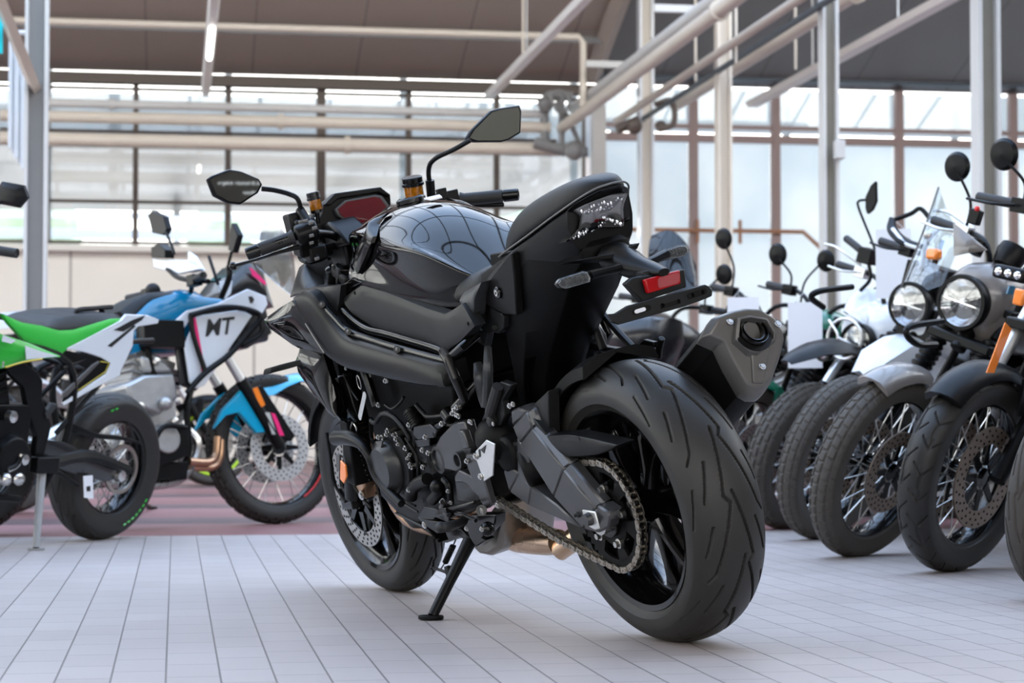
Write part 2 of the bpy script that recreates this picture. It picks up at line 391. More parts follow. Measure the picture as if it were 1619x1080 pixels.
def joint_mat(name, col, jcol, period, axis='X', rough=0.6, w=0.02, off=0.0):
    m, n, L, b = nodes(name)
    co = n.new('ShaderNodeTexCoord'); sx = n.new('ShaderNodeSeparateXYZ'); L.new(co.outputs['Object'], sx.inputs[0])
    md = n.new('ShaderNodeMath'); md.operation = 'MULTIPLY_ADD'; md.inputs[1].default_value = 1 / period; md.inputs[2].default_value = off
    fr = n.new('ShaderNodeMath'); fr.operation = 'FRACT'; L.new(sx.outputs[axis], md.inputs[0]); L.new(md.outputs[0], fr.inputs[0])
    lt = n.new('ShaderNodeMath'); lt.operation = 'LESS_THAN'; lt.inputs[1].default_value = w / period; L.new(fr.outputs[0], lt.inputs[0])
    nz = n.new('ShaderNodeTexNoise'); nz.inputs['Scale'].default_value = 1.5; L.new(co.outputs['Object'], nz.inputs['Vector'])
    m1 = n.new('ShaderNodeMixRGB'); m1.inputs[1].default_value = (*[c * .94 for c in col], 1); m1.inputs[2].default_value = (*[c * 1.06 for c in col], 1); L.new(nz.outputs['Fac'], m1.inputs[0])
    mx = n.new('ShaderNodeMixRGB'); L.new(m1.outputs[0], mx.inputs[1]); mx.inputs[2].default_value = (*jcol, 1)
    L.new(lt.outputs[0], mx.inputs[0]); L.new(mx.outputs[0], b.inputs['Base Color']); b.inputs['Roughness'].default_value = rough
    return m
def sheet_mat(nm='translucent_white_sheeting', ca=(0.62, 0.68, 0.70), cb=(0.80, 0.82, 0.81)):
    m = bpy.data.materials.new(nm); m.use_nodes = True; n = m.node_tree.nodes; L = m.node_tree.links; n.clear()
    o = n.new('ShaderNodeOutputMaterial'); t = n.new('ShaderNodeBsdfTranslucent'); d = n.new('ShaderNodeBsdfDiffuse'); mx = n.new('ShaderNodeMixShader')
    co = n.new('ShaderNodeTexCoord'); nz = n.new('ShaderNodeTexNoise'); nz.inputs['Scale'].default_value = 0.8; nz.inputs['Detail'].default_value = 3
    cr = n.new('ShaderNodeValToRGB'); cr.color_ramp.elements[0].position = .3; cr.color_ramp.elements[1].position = .7
    cr.color_ramp.elements[0].color = (*ca, 1); cr.color_ramp.elements[1].color = (*cb, 1)
    L.new(co.outputs['Object'], nz.inputs['Vector']); L.new(nz.outputs['Fac'], cr.inputs[0]); L.new(cr.outputs[0], t.inputs[0]); d.inputs[0].default_value = (.7, .72, .73, 1)
    mx.inputs[0].default_value = 0.30; L.new(t.outputs[0], mx.inputs[1]); L.new(d.outputs[0], mx.inputs[2]); L.new(mx.outputs[0], o.inputs[0]); return m
M['floor'] = floor_mat(); M['redfloor'] = red_mat(); M['sheet'] = sheet_mat()
M['ceil'] = joint_mat('brown_grey_roof_panels', (0.40, 0.335, 0.285), (0.26, 0.22, 0.19), 1.19, off=.3)
M['ceil2'] = joint_mat('grey_roof_panels', (0.18, 0.178, 0.178), (0.11, 0.11, 0.11), 1.19, off=.3)
M['creamwall'] = joint_mat('cream_wall_panels', (0.80, 0.77, 0.72), (0.4, 0.38, 0.36), 2.06, off=0.58, w=.03)
M['plaster'] = mat('pale_plaster', (0.55, 0.54, 0.52), 0.8, noise=0.04, nscale=2)
M['cream'] = mat('cream_painted_steel', (0.62, 0.56, 0.48), 0.45, noise=0.05, nscale=6)
M['pgrey'] = mat('pale_grey_painted_steel', (0.55, 0.55, 0.54), 0.45, noise=0.05, nscale=6)
M['mgrey'] = mat('mid_grey_steel', (0.24, 0.24, 0.24), 0.5, noise=0.08, nscale=8)
M['olive'] = mat('olive_grey_steel', (0.22, 0.205, 0.17), 0.5, noise=0.08, nscale=8)
M['mull'] = mat('brown_mullion', (0.11, 0.085, 0.07), 0.5)
M['mull2'] = mat('red_brown_mullion', (0.30, 0.22, 0.21), 0.5)
M['slate'] = mat('slate_blue_beam', (0.055, 0.075, 0.095), 0.5)
M['tube'] = mat('lit_lamp_tube', (1, 1, 1), 0.4, emit=(1, 0.98, 0.92), estr=7)
M['offtube'] = mat('white_lamp_batten', (0.78, 0.76, 0.72), 0.4)
M['pane'] = glassmat('window_glass', (0.93, 0.96, 0.96), 0.05)
M['wood'] = mat('brown_timber', (0.38, 0.20, 0.12), 0.6, noise=0.15, nscale=6)
M['canopy'] = sheet_mat('beige_canopy_sheet', (0.50, 0.44, 0.385), (0.56, 0.50, 0.44))
M['leaf'] = mat('garden_foliage', (0.34, 0.42, 0.28), 0.7, noise=0.6, nscale=2.2)
M['concrete'] = mat('bright_concrete', (0.62, 0.61, 0.58), 0.8, noise=0.08, nscale=.8)
XL, XR, YB, YF = -9.0, 14.0, -11.0, 24.0
ZE = 4.42
def quadobj(name, P, m, thick=None):
    b = MB()
    if thick: b.prism(P, thick)
    else: b.add(P, [tuple(range(len(P)))])
    return b.build(name, m, sharp=30)
struct(quadobj('floor', [(XL, YB, 0), (XR, YB, 0), (XR, 8.78, 0), (XL, 8.78, 0)], 'floor', (0, 0, -.2)))
struct(quadobj('floor', [(XL, 8.78, 0), (XR, 8.78, 0), (XR, YF, 0), (XL, YF, 0)], 'redfloor', (0, 0, -.2)))
# side and rear walls
def wall(name, P, m, th): return struct(quadobj(name, P, m, th))
M['darkwall'] = mat('dark_brown_cladding', (0.035, 0.03, 0.026), 0.7, noise=0.1, nscale=3)
wall('wall_left', [(XL, YB, 0), (XL, YF, 0), (XL, YF, .9), (XL, YB, .9)], 'plaster', (-.2, 0, 0)); wall('wall_left', [(XL, YB, 3.6), (XL, YF, 3.6), (XL, YF, ZE), (XL, YB, ZE)], 'plaster', (-.2, 0, 0))
b = MB(); y = YB
while y < YF + .1: b.box((XL - .05, y, 2.25), (.1, .08, 2.7)); y += 2.5
for z in (.95, 2.3, 3.55): b.box((XL - .05, (YB + YF) / 2, z), (.1, YF - YB, .08))
w = struct(b.build('window_21', 'mgrey')); g = MB(); g.box((XL - .05, (YB + YF) / 2, 2.25), (.01, YF - YB, 2.7)); g.build('pane', 'pane', w)
b = MB(); x = XL
while x < XR + .1: b.box((x, YB + .02, 1.5), (.08, .1, 2.2)); x += 2.3
for z in (.42, 2.58): b.box(((XL + XR) / 2, YB + .02, z), (XR - XL, .1, .08))
w = struct(b.build('window_22', 'mgrey')); g = MB(); g.box(((XL + XR) / 2, YB, 1.5), (XR - XL, .01, 2.2)); g.build('pane', 'pane', w)
M['rightwall'] = mat('olive_brown_cladding', (0.06, 0.055, 0.045), 0.7, noise=0.1, nscale=3)
wall('wall_right', [(XR, YB, 0), (XR, YF, 0), (XR, YF, ZE), (XR, YB, ZE)], 'rightwall', (.2, 0, 0))
wall('wall_front', [(XL, YB, 0), (XR, YB, 0), (XR, YB, .4), (XL, YB, .4)], 'plaster', (0, -.2, 0)); wall('wall_front', [(XL, YB, 2.6), (XR, YB, 2.6), (XR, YB, ZE), (XL, YB, ZE)], 'darkwall', (0, -.2, 0))
# saw-tooth roof: closed slopes rise towards the camera, glazed slopes fall again
def slope(y0, z0, y1, z1, x0, x1, m, name='ceiling', th=.15): return struct(quadobj(name, [(x0, y0, z0), (x1, y0, z0), (x1, y1, z1), (x0, y1, z1)], m, (0, 0, th)))
ZR = ZE + 7 * math.tan(rad(20))
def glazed(y0, z0, y1, z1, k):
    b = MB(); x = XL
    while x <= XR + .01:
        b.tube([(x, y0, z0), (x, y1, z1)], .03, n=4, smooth=False); x += 1.15
    for t in (.02, .34, .67, .98): b.tube([(XL, y0 + (y1 - y0) * t, z0 + (z1 - z0) * t), (XR, y0 + (y1 - y0) * t, z0 + (z1 - z0) * t)], .06, n=4, smooth=False)
    w = struct(b.build('window_%d' % k, 'mgrey'))
    g = MB(); g.add([(XL, y0, z0 + .02), (XR, y0, z0 + .02), (XR, y1, z1 + .02), (XL, y1, z1 + .02)], [(0, 1, 2, 3)]); g.build('roof_glass', 'pane', w)
slope(24, ZE, 17, ZR, XL, 4.9, 'ceil'); slope(24, ZE, 17, ZR, 4.9, XR, 'ceil2')
glazed(17, ZR, 10, ZE, 1); glazed(10, ZE, 3, ZR, 2); slope(3, ZR, -4, ZE, XL, XR, 'ceil'); glazed(-4, ZE, -11, ZR, 20)
for xx, n in ((XL, 'wall_left'), (XR, 'wall_right')):
    for (a, r_, c) in ((24, 17, 10), (10, 3, -4)): struct(quadobj(n, [(xx, a, ZE), (xx, r_, ZR), (xx, c, ZE)], 'plaster', (.1 if xx > 0 else -.1, 0, 0)))
# far wall: cream parapet, window band, translucent sheets to the right
XS = 4.88
Zs = WY(361, 400, YF).z
struct(quadobj('wall_back', [(XL, YF, 0), (XS, YF, 0), (XS, YF, Zs), (XL, YF, Zs)], 'creamwall', (0, .2, 0)))
b = MB(); b.box(((XL + XS) / 2, YF - .04, Zs + .03), (XS - XL, .22, .07)); struct(b.build('trim_1', 'offtube'))
b = MB(); b.box(((XL + XS) / 2, YF - .1, ZE - .10), (XS - XL, .16, .12)); struct(b.build('trim_2', 'mull'))
mx_ = [WY(p, 300, YF).x for p in (75, 215, 361, 507, 646, 785, 925)]
dxm = (mx_[-1] - mx_[0]) / 6
xs = [mx_[0] - dxm * 2, mx_[0] - dxm] + mx_
for i in range(len(xs) - 1):
    b = MB(); x0, x1 = xs[i], xs[i + 1]; wd = .10 if i == 5 else .05
    b.box((x0, YF - .03, (Zs + ZE) / 2), (wd, .10, ZE - Zs - .05)); b.box((x1 - .02, YF - .02, (Zs + ZE) / 2), (.03, .07, ZE - Zs - .05))
    for zz in (Zs + .10, WY(361, 322, YF).z, WY(361, 145, YF).z, ZE - .08): b.box(((x0 + x1) / 2, YF - .02, zz), (x1 - x0, .06, .035))
    w = struct(b.build('window_%d' % (3 + i), 'mull'))
    g = MB(); g.box(((x0 + x1) / 2, YF + .03, (Zs + ZE) / 2), (x1 - x0 - .05, .01, ZE - Zs)); g.build('pane', 'pane', w)
rx = [XS] + [WY(p, 300, YF).x for p in (1095, 1225, 1420, 1600)] + [WY(1600, 300, YF).x + 1.4 * k for k in (1, 2)]
zb = WY(1225, 222, YF).z
for i in range(len(rx) - 1):
    b = MB(); x0, x1 = rx[i], rx[i + 1]
    b.box((x1, YF - .03, ZE / 2), (.10, .10, ZE)); 
    for zz in (.4, zb, zb + .14): b.box(((x0 + x1) / 2, YF - .03, zz), (x1 - x0, .08, .09 if zz == zb else .05))
    w = struct(b.build('window_%d' % (12 + i), 'mull2'))
    g = MB(); g.box(((x0 + x1) / 2, YF + .03, (zb) / 2), (x1 - x0 - .1, .01, zb)); g.build('white_sheet', 'sheet', w)
    g = MB(); g.box(((x0 + x1) / 2, YF + .03, (zb + ZE) / 2 + .05), (x1 - x0 - .1, .01, ZE - zb - .1)); g.build('pane', 'pane', w)
b = MB(); b.box(((XS + XR) / 2, YF - .12, WY(1300, 128, YF).z), (XR - XS, .25, .12)); struct(b.build('trim_3', 'slate'))
b = MB(); b.box((XS, YF - .06, 2.0), (.16, .16, 4.3)); struct(b.build('trim_4', 'pgrey'))
# timber rail braced along the sheets
b = MB(); r0 = WY(945, 362, YF - .12); r1 = WY(1270, 362, YF - .12); r2 = WY(1330, 415, YF - .12)
b.tube([(r0.x, r0.y, r0.z), (r1.x, r1.y, r0.z), (r2.x, r2.y, r0.z - .42)], .028, n=6, smooth=False)
for p in (1103, 1170): q = WY(p, 362, YF - .12); b.tube([(q.x, q.y, r0.z + .13), (q.x, q.y, r0.z - .15)], .022, n=6, smooth=False)
struct(b.build('trim_5', 'wood'))
# outdoors
b = MB(); b.box((2, 20, -.32), (120, 110, .2)); struct(b.build('ground', 'concrete'))
b = MB(); b.prism([(-14, 25.2, WY(300, 235, 25.2).z + .05), (6, 25.2, WY(300, 235, 25.2).z + .05), (6, 38, WY(300, 335, 38).z), (-14, 38, WY(300, 335, 38).z)], (0, 0, .2))
for k in range(8): b.box((-12 + k * 2.4, 32, 4.15), (.12, 11.5, .12))
tag(b.build('canopy', 'canopy'), 'beige roof canopy seen outside through the band of windows', 'canopy')
rr = random.Random(3)
for i in range(9):
    b = MB(); cx_ = -9 + i * 3.3
    for k in range(16):
        b.ball((cx_ + rr.uniform(-.75, .75), 44 + rr.uniform(-.8, .8), rr.uniform(.2, 4.6) if k > 3 else .1), rr.uniform(.45, .95), n=9, m=6, sc=(1, .8, rr.uniform(.6, 1)))
    o = b.build('garden_bush', 'leaf'); dm = o.modifiers.new('d', 'DISPLACE'); tx = bpy.data.textures.get('leafn') or bpy.data.textures.new('leafn', 'CLOUDS'); tx.noise_scale = .25; dm.texture = tx; dm.strength = .5
    tag(o, 'green garden bush outside, seen through the far windows', 'bush', 'garden bushes beyond the far windows')
b = MB(); b.box((-2, 39, WY(300, 343, 39).z), (30, .1, .12)); b.box((-2, 39, WY(300, 372, 39).z), (30, .1, .18))
for k in range(8): b.box((-16 + 4 * k, 39, 2), (.12, .12, 4.0))
 
tag(b.build('garden_wall', 'white'), 'white railings and wall outside beyond the canopy', 'wall')
M['dimmer'] = sheet_mat('grey_dimmer_sheet', (0.30, 0.32, 0.32), (0.46, 0.47, 0.46))  # added grey sheet strips that mute the bright sky through the upper windows
b = MB(); z0 = WY(300, 236, 25.0).z; z1 = WY(300, 150, 25.0).z; b.box((-4, 25.0, (z0 + z1) / 2), (18, .03, z1 - z0))
for k in range(9): b.box((-12 + 2.1 * k, 25.05, z0 / 2 + 1.2), (.08, .08, 4.6))
b.box((-4, 25.06, z0 + .28), (18, .05, .05)); tag(b.build('added_sky_dimmer', 'dimmer'), 'added grey outdoor fascia strip behind the upper left window band', 'dimmer')
b = MB(); z0 = WY(1300, 214, 25.0).z; z1 = WY(1300, 146, 25.0).z; b.box((10, 25.0, (z0 + z1) / 2), (10, .03, z1 - z0))
for k in range(5): b.box((5.3 + 2.2 * k, 25.05, 2.2), (.08, .08, 4.4))
tag(b.build('added_sky_dimmer', 'dimmer'), 'added grey outdoor fascia strip above the white sheeting at right', 'dimmer')
M['turq'] = mat('turquoise_cloth', (0.0, 0.45, 0.5), 0.7)
b = MB(); a = WY(5, 0, 14.2); c = WY(5, 85, 14.2); b.box((a.x - .25, 14.2, (a.z + c.z) / 2 + .3), (.5, .01, a.z - c.z + .6)); b.cyl((a.x - .5, 14.2, a.z + .6), (a.x + .02, 14.2, a.z + .6), .015); b.cyl((a.x - .25, 14.2, a.z + .6), (a.x - .25, 14.2, 5.6), .01)
tag(b.build('banner', 'turq'), 'turquoise banner hanging at the top left corner', 'banner')
# columns along the pipe run
def hcol(x, y, z1, w, mats, name, label, cat='column', dark=None, grp=None):
    b = MB(); t = .012
    b.box((x - w / 2 + t, y, z1 / 2), (t * 2, w, z1)); b.box((x + w / 2 - t, y, z1 / 2), (t * 2, w, z1)); b.mat(1); b.box((x, y, z1 / 2), (w - 4 * t, t * 1.5, z1)); b.mat(0)
    b.box((x, y, .01), (w * 1.8, w * 1.8, .02))
    return tag(b.build(name, mats), label, cat, grp)
for k, (p, Y, w, ms, lab) in enumerate(((1560, 12.05, .14, ['pgrey', 'olive'], 'steel column nearest the camera, behind the raised round mirrors at right'),
                             (1311, 15.07, .125, ['pgrey', 'olive'], 'olive and grey steel column behind the white-faced motorcycle'),
                             (1144, 18.0, .13, ['cream', 'cream'], 'cream steel column rising behind the row of small dark motorcycles'),
                             (1021, 21.05, .15, ['white', 'cream'], 'white steel column behind the number plate bracket'))):
    q = WY(p, 300, Y); zr = ZE + (min(24 - Y, 7) if Y > 17 else (Y - 10)) * math.tan(rad(20)) - .05
    hcol(q.x, Y, zr, w, ms, 'steel_column', lab)
q = WY(1312, 235, 14.9); b = MB(); b.box((q.x + .09, 14.95, q.z), (.07, .08, .14)); tag(b.build('junction_box', 'pgrey', bevel=.005), 'small grey junction box fixed to the olive column', 'junction box')
q = WY(57, 300, 15.0); hcol(q.x, 15.0, ZE + 5 * .36, .16, ['pgrey', 'mgrey'], 'steel_column', 'pale grey steel column at the far left behind the green seat')
b = MB(); p0 = WY(56, 140, 15.0); p1 = WY(8, 22, 14.0); b.tube([p0, p1, p1 + (p1 - p0) * 1.0], .045, n=4, smooth=False)
tag(b.build('roof_strut', 'cream'), 'cream diagonal strut bracing the column at far left', 'strut')
b = MB(); q0 = WY(15, 62, 15.6); 
for k in range(7):
    a = WY(17 + k * 5, 62 + k * 14, 15.6); c = WY(17 + k * 5, 235 + k * 8, 15.6); b.box(((a.x), 15.6 + .02 * (k % 2), (a.z + c.z) / 2), (.026, .03, a.z - c.z))
a = WY(14, 62, 15.6); c = WY(62, 62, 15.6); b.tube([(a.x, 15.6, a.z + .05), (c.x, 15.6, a.z + .05)], .02, n=6); b.tube([(c.x, 15.6, a.z + .05), (c.x, 15.02, a.z + .05)], .02, n=6)
tag(b.build('vertical_blind', 'white'), 'white hanging slats beside the left column', 'blind')
# rafters under the closed roof
def rline(x, y): return V((x, y, ZE + (24 - y) * math.tan(rad(20)) - .06))
b = MB(); b.tube([rline(WY(940, 120, 23.6).x, 23.7), rline(4.72, 17.2)], .11, n=4, smooth=False); struct(b.build('trim_6', 'ceil'))
b = MB(); y_ = 22.9; b.box((0, y_, rline(0, y_).z - .03), (9.5, .05, .07)); struct(b.build('trim_7', 'mgrey'))
# pipes
def pipe(name, pts, r, m, label, cat='pipe', grp=None, flanges=(), sm=False):
    b = MB(); b.tube(pts, r, n=14, smooth=sm)
    for q, ax in flanges: b.cyl(V(q) - V(ax) * .03, V(q) + V(ax) * .03, r * 1.35, n=14)
    return tag(b.build(name, m), label, cat, grp)
def xline(pa, pb, Y): 
    a = WY(*pa, Y); c = WY(*pb, Y); z = (a.z + c.z) / 2; return [V((a.x, Y, z)), V((c.x, Y, z))]
a, c = xline((50, 165), (866, 178), 22.3); pipe('heating_pipe', [a, c], .045, 'pgrey', 'grey horizontal pipe, uppermost of the three across the far windows', flanges=[(a.lerp(c, .15), (1, 0, 0))])
a, c = xline((0, 179), (870, 205), 22.3); pipe('heating_pipe', [a, c], .062, 'cream', 'cream horizontal pipe, middle of the three across the far windows', flanges=[(a.lerp(c, .5), (1, 0, 0))])
a, c = xline((0, 215), (900, 240), 22.3); pipe('heating_pipe', [a, c], .072, 'cream', 'thick cream horizontal pipe, lowest of the three across the far windows', flanges=[(a.lerp(c, .6), (1, 0, 0))])
a, c = xline((0, 206), (880, 221), 22.9); pipe('cable_conduit', [a, c], .018, 'mull', 'thin dark conduit between the two cream pipes at the far windows', 'conduit')
a = WY(0, 26, 21.2); c = WY(915, 64, 21.2); zz = (a.z + c.z) / 2; d = WY(922, 168, 21.2)
pipe('gas_pipe', [(a.x, 21.2, zz), (c.x, 21.2, zz), (d.x, 21.2, zz - .06), (d.x, 21.2, d.z)], .036, 'cream', 'thin cream pipe under the roof turning down beside the white column')
def yline(pxe, pye, Y0, Y1):
    a = WY(pxe, pye, Y0); return [a, V((a.x, Y1, a.z))]
a, c = yline(888, 203, 22.3, 2.0); pipe('heating_pipe', [a, c], .062, 'cream', 'large cream pipe, lower one of the bundle running to upper right', flanges=[((a.x, y, a.z), (0, 1, 0)) for y in (13.0, 15.6)])
a2, c2 = yline(905, 172, 22.3, 2.0); pipe('heating_pipe', [a2, c2], .052, 'pgrey', 'pale grey pipe, upper one of the bundle running to upper right', flanges=[((a2.x, y, a2.z), (0, 1, 0)) for y in (13.2, 15.8)])
a, c = yline(975, 192, 21.8, 2.0); pipe('cable_rail', [a, c], .038, 'cream', 'narrow cream rail beside the pipe bundle', 'rail')
a, c = yline(990, 205, 21.8, 2.0); pipe('cable_rail', [a, c], .026, 'slate', 'dark narrow rail along the right of the pipe bundle', 'rail')
a, c = yline(1068, 165, 22.0, 2.0); pipe('duct_pipe', [a, c], .075, 'cream', 'cream duct pipe passing behind the olive column', flanges=[((a.x, y, a.z), (0, 1, 0)) for y in (15.9,)])
# junction of the pipes
b = MB(); j = WY(890, 205, 22.3); 
b.tube([WY(862, 240, 22.3), WY(862, 160, 22.3), WY(880, 150, 22.3), WY(905, 152, 22.3)], .05, n=12)
b.tube([WY(845, 225, 22.2), WY(880, 235, 22.2), WY(905, 240, 22.2), WY(928, 240, 22.2)], .06, n=12)
b.tube([WY(880, 160, 22.1), WY(900, 190, 22.1), WY(915, 225, 22.1), WY(925, 245, 22.1)], .03, n=8)
b.ball(WY(908, 238, 22.0), .11); b.ball(WY(862, 165, 22.2), .09); b.tube([WY(870, 150, 22), WY(890, 145, 22), WY(900, 165, 22), WY(885, 178, 22)], .02, closed=True)
b.cyl(WY(888, 150, 22.2), WY(888, 245, 22.2), .035)
tag(b.build('pipe_manifold', 'mgrey'), 'grey tangle of valves and elbows where the cream pipes meet', 'pipe valves')
b = MB(); b.tube([WY(1035, 165, 20), WY(1062, 160, 20), WY(1065, 195, 20), WY(1040, 205, 20)], .03); b.ball(WY(1003, 200, 20.2), .08); b.ball(WY(1045, 200, 20.2), .06); b.cyl(WY(975, 205, 20.3), WY(1010, 190, 20.3), .05)
tag(b.build('pipe_manifold', 'mull'), 'dark valve cluster hanging by the white column', 'pipe valves')
for (x0, x1, y, Y, lab) in ((926, 1015, 101, 20.95, 'lower pale bracket arm reaching from the white column under the roof'), (1034, 1138, 13, 18.0, 'upper pale bracket arm beside the pipe bundle')):
    a = WY(x0, y, Y); c = WY(x1, y, Y); b = MB(); b.box(((a.x + c.x) / 2, Y, a.z), (c.x - a.x, .06, .065))
    tag(b.build('pipe_bracket', 'pgrey'), lab, 'bracket')
# hangers
for p, y0, y1, Y in ((827, 0, 95, 20.5), (1100, 75, 130, 19), (1164, 60, 100, 17), (1258, 92, 110, 19)):
    a = WY(p, y1, Y); b = MB(); b.cyl(a, (a.x, a.y, a.z + 1.0), .012, n=8); tag(b.build('hanger_rod', 'cream'), {827: 'thin cream hanger rod left of the rising lamp', 1100: 'thin hanger rod above the pipe bundle', 1164: 'thin hanger rod nearer the olive column', 1258: 'thin hanger rod behind the olive column'}[p], 'hanger rod')
# linear lamps, running along the hall
def lamp(px, py, Y0, Y1, w, label, lit=()):
    a = WY(px, py, Y0); t = thing('linear_lamp', label, 'ceiling lamp', loc=(a.x, (Y0 + Y1) / 2, a.z + .06)); o = V((a.x, (Y0 + Y1) / 2, a.z + .06))
    b = MB(); b.prism([(a.x - w / 2, Y0, a.z + .07), (a.x + w / 2, Y0, a.z + .07), (a.x + w * .32, Y0, a.z + .015), (a.x - w * .32, Y0, a.z + .015)], (0, Y1 - Y0, 0))
    b.build('lamp_batten', 'offtube', t, off=-o)
    for (l0, l1) in lit:
        g = MB(); g.cyl((a.x, l0, a.z), (a.x, l1, a.z), .022, n=10); g.build('lamp_tube', 'tube', t, off=-o)
    g = MB(); 
    for y in np.arange(Y1 + .5, Y0, 2.5): g.cut(); g.cyl((a.x, float(y), a.z + .07), (a.x, float(y), a.z + 1.2), .008, n=6)
    g.build('hanger', 'pgrey', t, off=-o)
lamp(325, 155, 22.4, 12.0, .10, 'thin hanging lamp row at left with one tube lit', [(19.9, 18.4)])
lamp(775, 158, 22.4, 2.0, .13, 'long hanging lamp rising from the middle to the top edge', [])
lamp(1190, 172, 22.2, 2.0, .18, 'broad hanging lamp, right of the cream duct', [(13, 11.5), (9, 7.5), (6, 4)])
lamp(-700, 150, 20, -6, .13, 'hanging lamp over the left aisle', [(4, 2), (0, -3)])
# ------------------------------------------------------------------ the black motorcycle in the middle
LEAN = 14.8
A = Frame((1.0397, 4.4667, .226 * math.cos(rad(LEAN)) + .09), 108.62, LEAN)
CR = dict(c1=(300, 150, 2.998), c2=(740, 250, 3.1745), c3=(400, 420, 3.6), c4=(480, 640, 3.0), c5=(740, 540, 2.16), e1=(520, 600, 5.397), e2=(580, 740, 5.397), e3=(700, 560, 5.397), e4=(360, 320, 6.227), e5=(700, 420, 4.91), e6=(860, 280, 3.857), g1=(400, 400, 3.6), h4=(960, 350, 4.497), h3=(1060, 340, 2.118))
def PX(c, p): a = CR[c]; return a[0] + p[0] / a[2], a[1] + p[1] / a[2]
def T(c, y, *pts, F=None):
    "measured points on the plane y = const (or a third value per point) of the motorcycle"
    F = F or A; out = []
    for p in pts:
        q = PX(c, p) if c else p[:2]; out.append(F.S(q[0], q[1], p[2] if len(p) > 2 else y))
    return out
def TX(c, x, *pts, F=None):
    F = F or A; out = []
    for p in pts:
        q = PX(c, p) if c else p[:2]; out.append(F.X(q[0], q[1], p[2] if len(p) > 2 else x))
    return out
RA = .311
OFF = (0, 0, RA)
mw = A.matrix() @ Matrix.Translation((0, 0, -RA))
BK = thing('motorcycle', 'glossy black naked motorcycle leaning on its side stand in the middle of the tiled floor', 'motorcycle', mw=mw)
def P(b, name, m, bevel=0, **k): return b.build(name, m, k.pop('parent', BK), bevel=bevel, off=OFF, **k)
def both(b, name, m, bevel=0, **k): P(b, name, m, bevel, **k); return P(b.mirrored(), name, m, bevel, **k)
def cast_wheel(name, cx_, cz, Rt, w, rb, grv, nT, spokes, hubw, sprk, parent=None):
    o = V((cx_, 0, cz)); b = MB(); h = w / 2
    y1 = h * .84
    prof = [(rb + .004, y1 + .004), (rb - .008, y1), (rb - .014, y1 - .012), (rb - .030, y1 * .6), (rb - .034, 0), (rb - .030, -y1 * .6), (rb - .014, -y1 + .012), (rb - .008, -y1), (rb + .004, -y1 - .004), (rb + .004, -y1 + .004), (rb - .002, -y1 + .010), (rb - .026, 0), (rb - .002, y1 - .010), (rb + .004, y1 - .004)]
    b.lathe(prof, o, (0, 1, 0), n=96, closed=True)
    b.lathe([(.001, hubw), (.036, hubw), (.040, hubw * .6), (.048, 0), (.040, -hubw * .6), (.036, -hubw), (.001, -hubw)], o, (0, 1, 0), n=28)
    ri = rb - .030
    for k in range(spokes):
        for sgn in (-1, 1):
            a0 = 2 * PI * (k + .5) / spokes + sgn * .12; a1 = 2 * PI * (k + .5) / spokes + sgn * .30
            rings = []
            for t in np.linspace(0, 1, 7):
                r = .038 + (ri - .036) * t; a = a0 + (a1 - a0) * (t ** 1.2); wd = (.017 - .006 * math.sin(PI * t)) * (1 + .5 * (t > .9)); hh = .030 - .012 * t
                c = o + V((math.cos(a) * r, 0, math.sin(a) * r)); tg = V((-math.sin(a), 0, math.cos(a)))
                rings.append([c + tg * wd + V((0, hh * .6, 0)), c + tg * wd * .5 + V((0, hh, 0)), c - tg * wd * .5 + V((0, hh, 0)), c - tg * wd + V((0, hh * .6, 0)), c - tg * wd - V((0, hh * .6, 0)), c - tg * wd * .5 - V((0, hh, 0)), c + tg * wd * .5 - V((0, hh, 0)), c + tg * wd - V((0, hh * .6, 0))])
            b.loft(rings)
    rim = P(b, name, 'rim', sharp=40)
    tyre_obj('tyre', Rt, w, rb, w * .29, 'rubber', rim, groove=grv, nT=nT, nS=110, off=OFF, loc=o, depth=.007)
    return rim
rim_r = cast_wheel('rear_wheel', 0, 0, .316, .186, .222, seg_groove(ZIG, 7, .0036), 1300, 5, .07, True)
rim_f = cast_wheel('front_wheel', 1.485, -.017, .30, .124, .221, seg_groove(ZIG, 8, .0032), 1000, 5, .045, False)
# sprocket, carrier, bolts
b = MB(); n = 44; ring = []
for k in range(n * 4):
    a = 2 * PI * k / (n * 4); r = .120 + (.006 if k % 4 in (0, 1) else -.003); ring.append((r * math.cos(a), r * math.sin(a)))
for yy in (0,):
    N = len(ring); outer = [V((x, .124, z)) for x, z in ring]; outer2 = [V((x, .117, z)) for x, z in ring]
    inn = [V((.098 * math.cos(2 * PI * k / N), .124, .098 * math.sin(2 * PI * k / N))) for k in range(N)]; inn2 = [V((p.x, .117, p.z)) for p in inn]
    b.loft([inn, outer, outer2, inn2], cap=False, loop=True)
for k in range(6):
    a = 2 * PI * k / 6 + .3; d = V((math.cos(a), 0, math.sin(a))); tt = V((-math.sin(a), 0, math.cos(a)))
    b.prism([d * .10 + tt * .022 + V((0, .117, 0)), d * .062 + tt * .011 + V((0, .117, 0)), d * .062 - tt * .011 + V((0, .117, 0)), d * .10 - tt * .022 + V((0, .117, 0))], (0, .007, 0))
b.lathe([(.040, .117), (.066, .117), (.066, .124), (.040, .124)], (0, 0, 0), (0, 1, 0), n=48, closed=True)
spk = P(b, 'sprocket', 'matte', parent=rim_r, sharp=40)
b = MB()
for k in range(5):
    a = 2 * PI * k / 5 + .5; b.bolt((.064 * math.cos(a), .124, .064 * math.sin(a)), r=.0085, h=.018)
P(b, 'sprocket_bolt', 'steel', parent=rim_r)
b = MB(); b.lathe([(.0, .07), (.06, .07), (.062, .10), (.045, .117), (.045, .135), (.0, .135)], (0, 0, 0), (0, 1, 0), n=36); P(b, 'sprocket_carrier', 'frame', parent=rim_r)
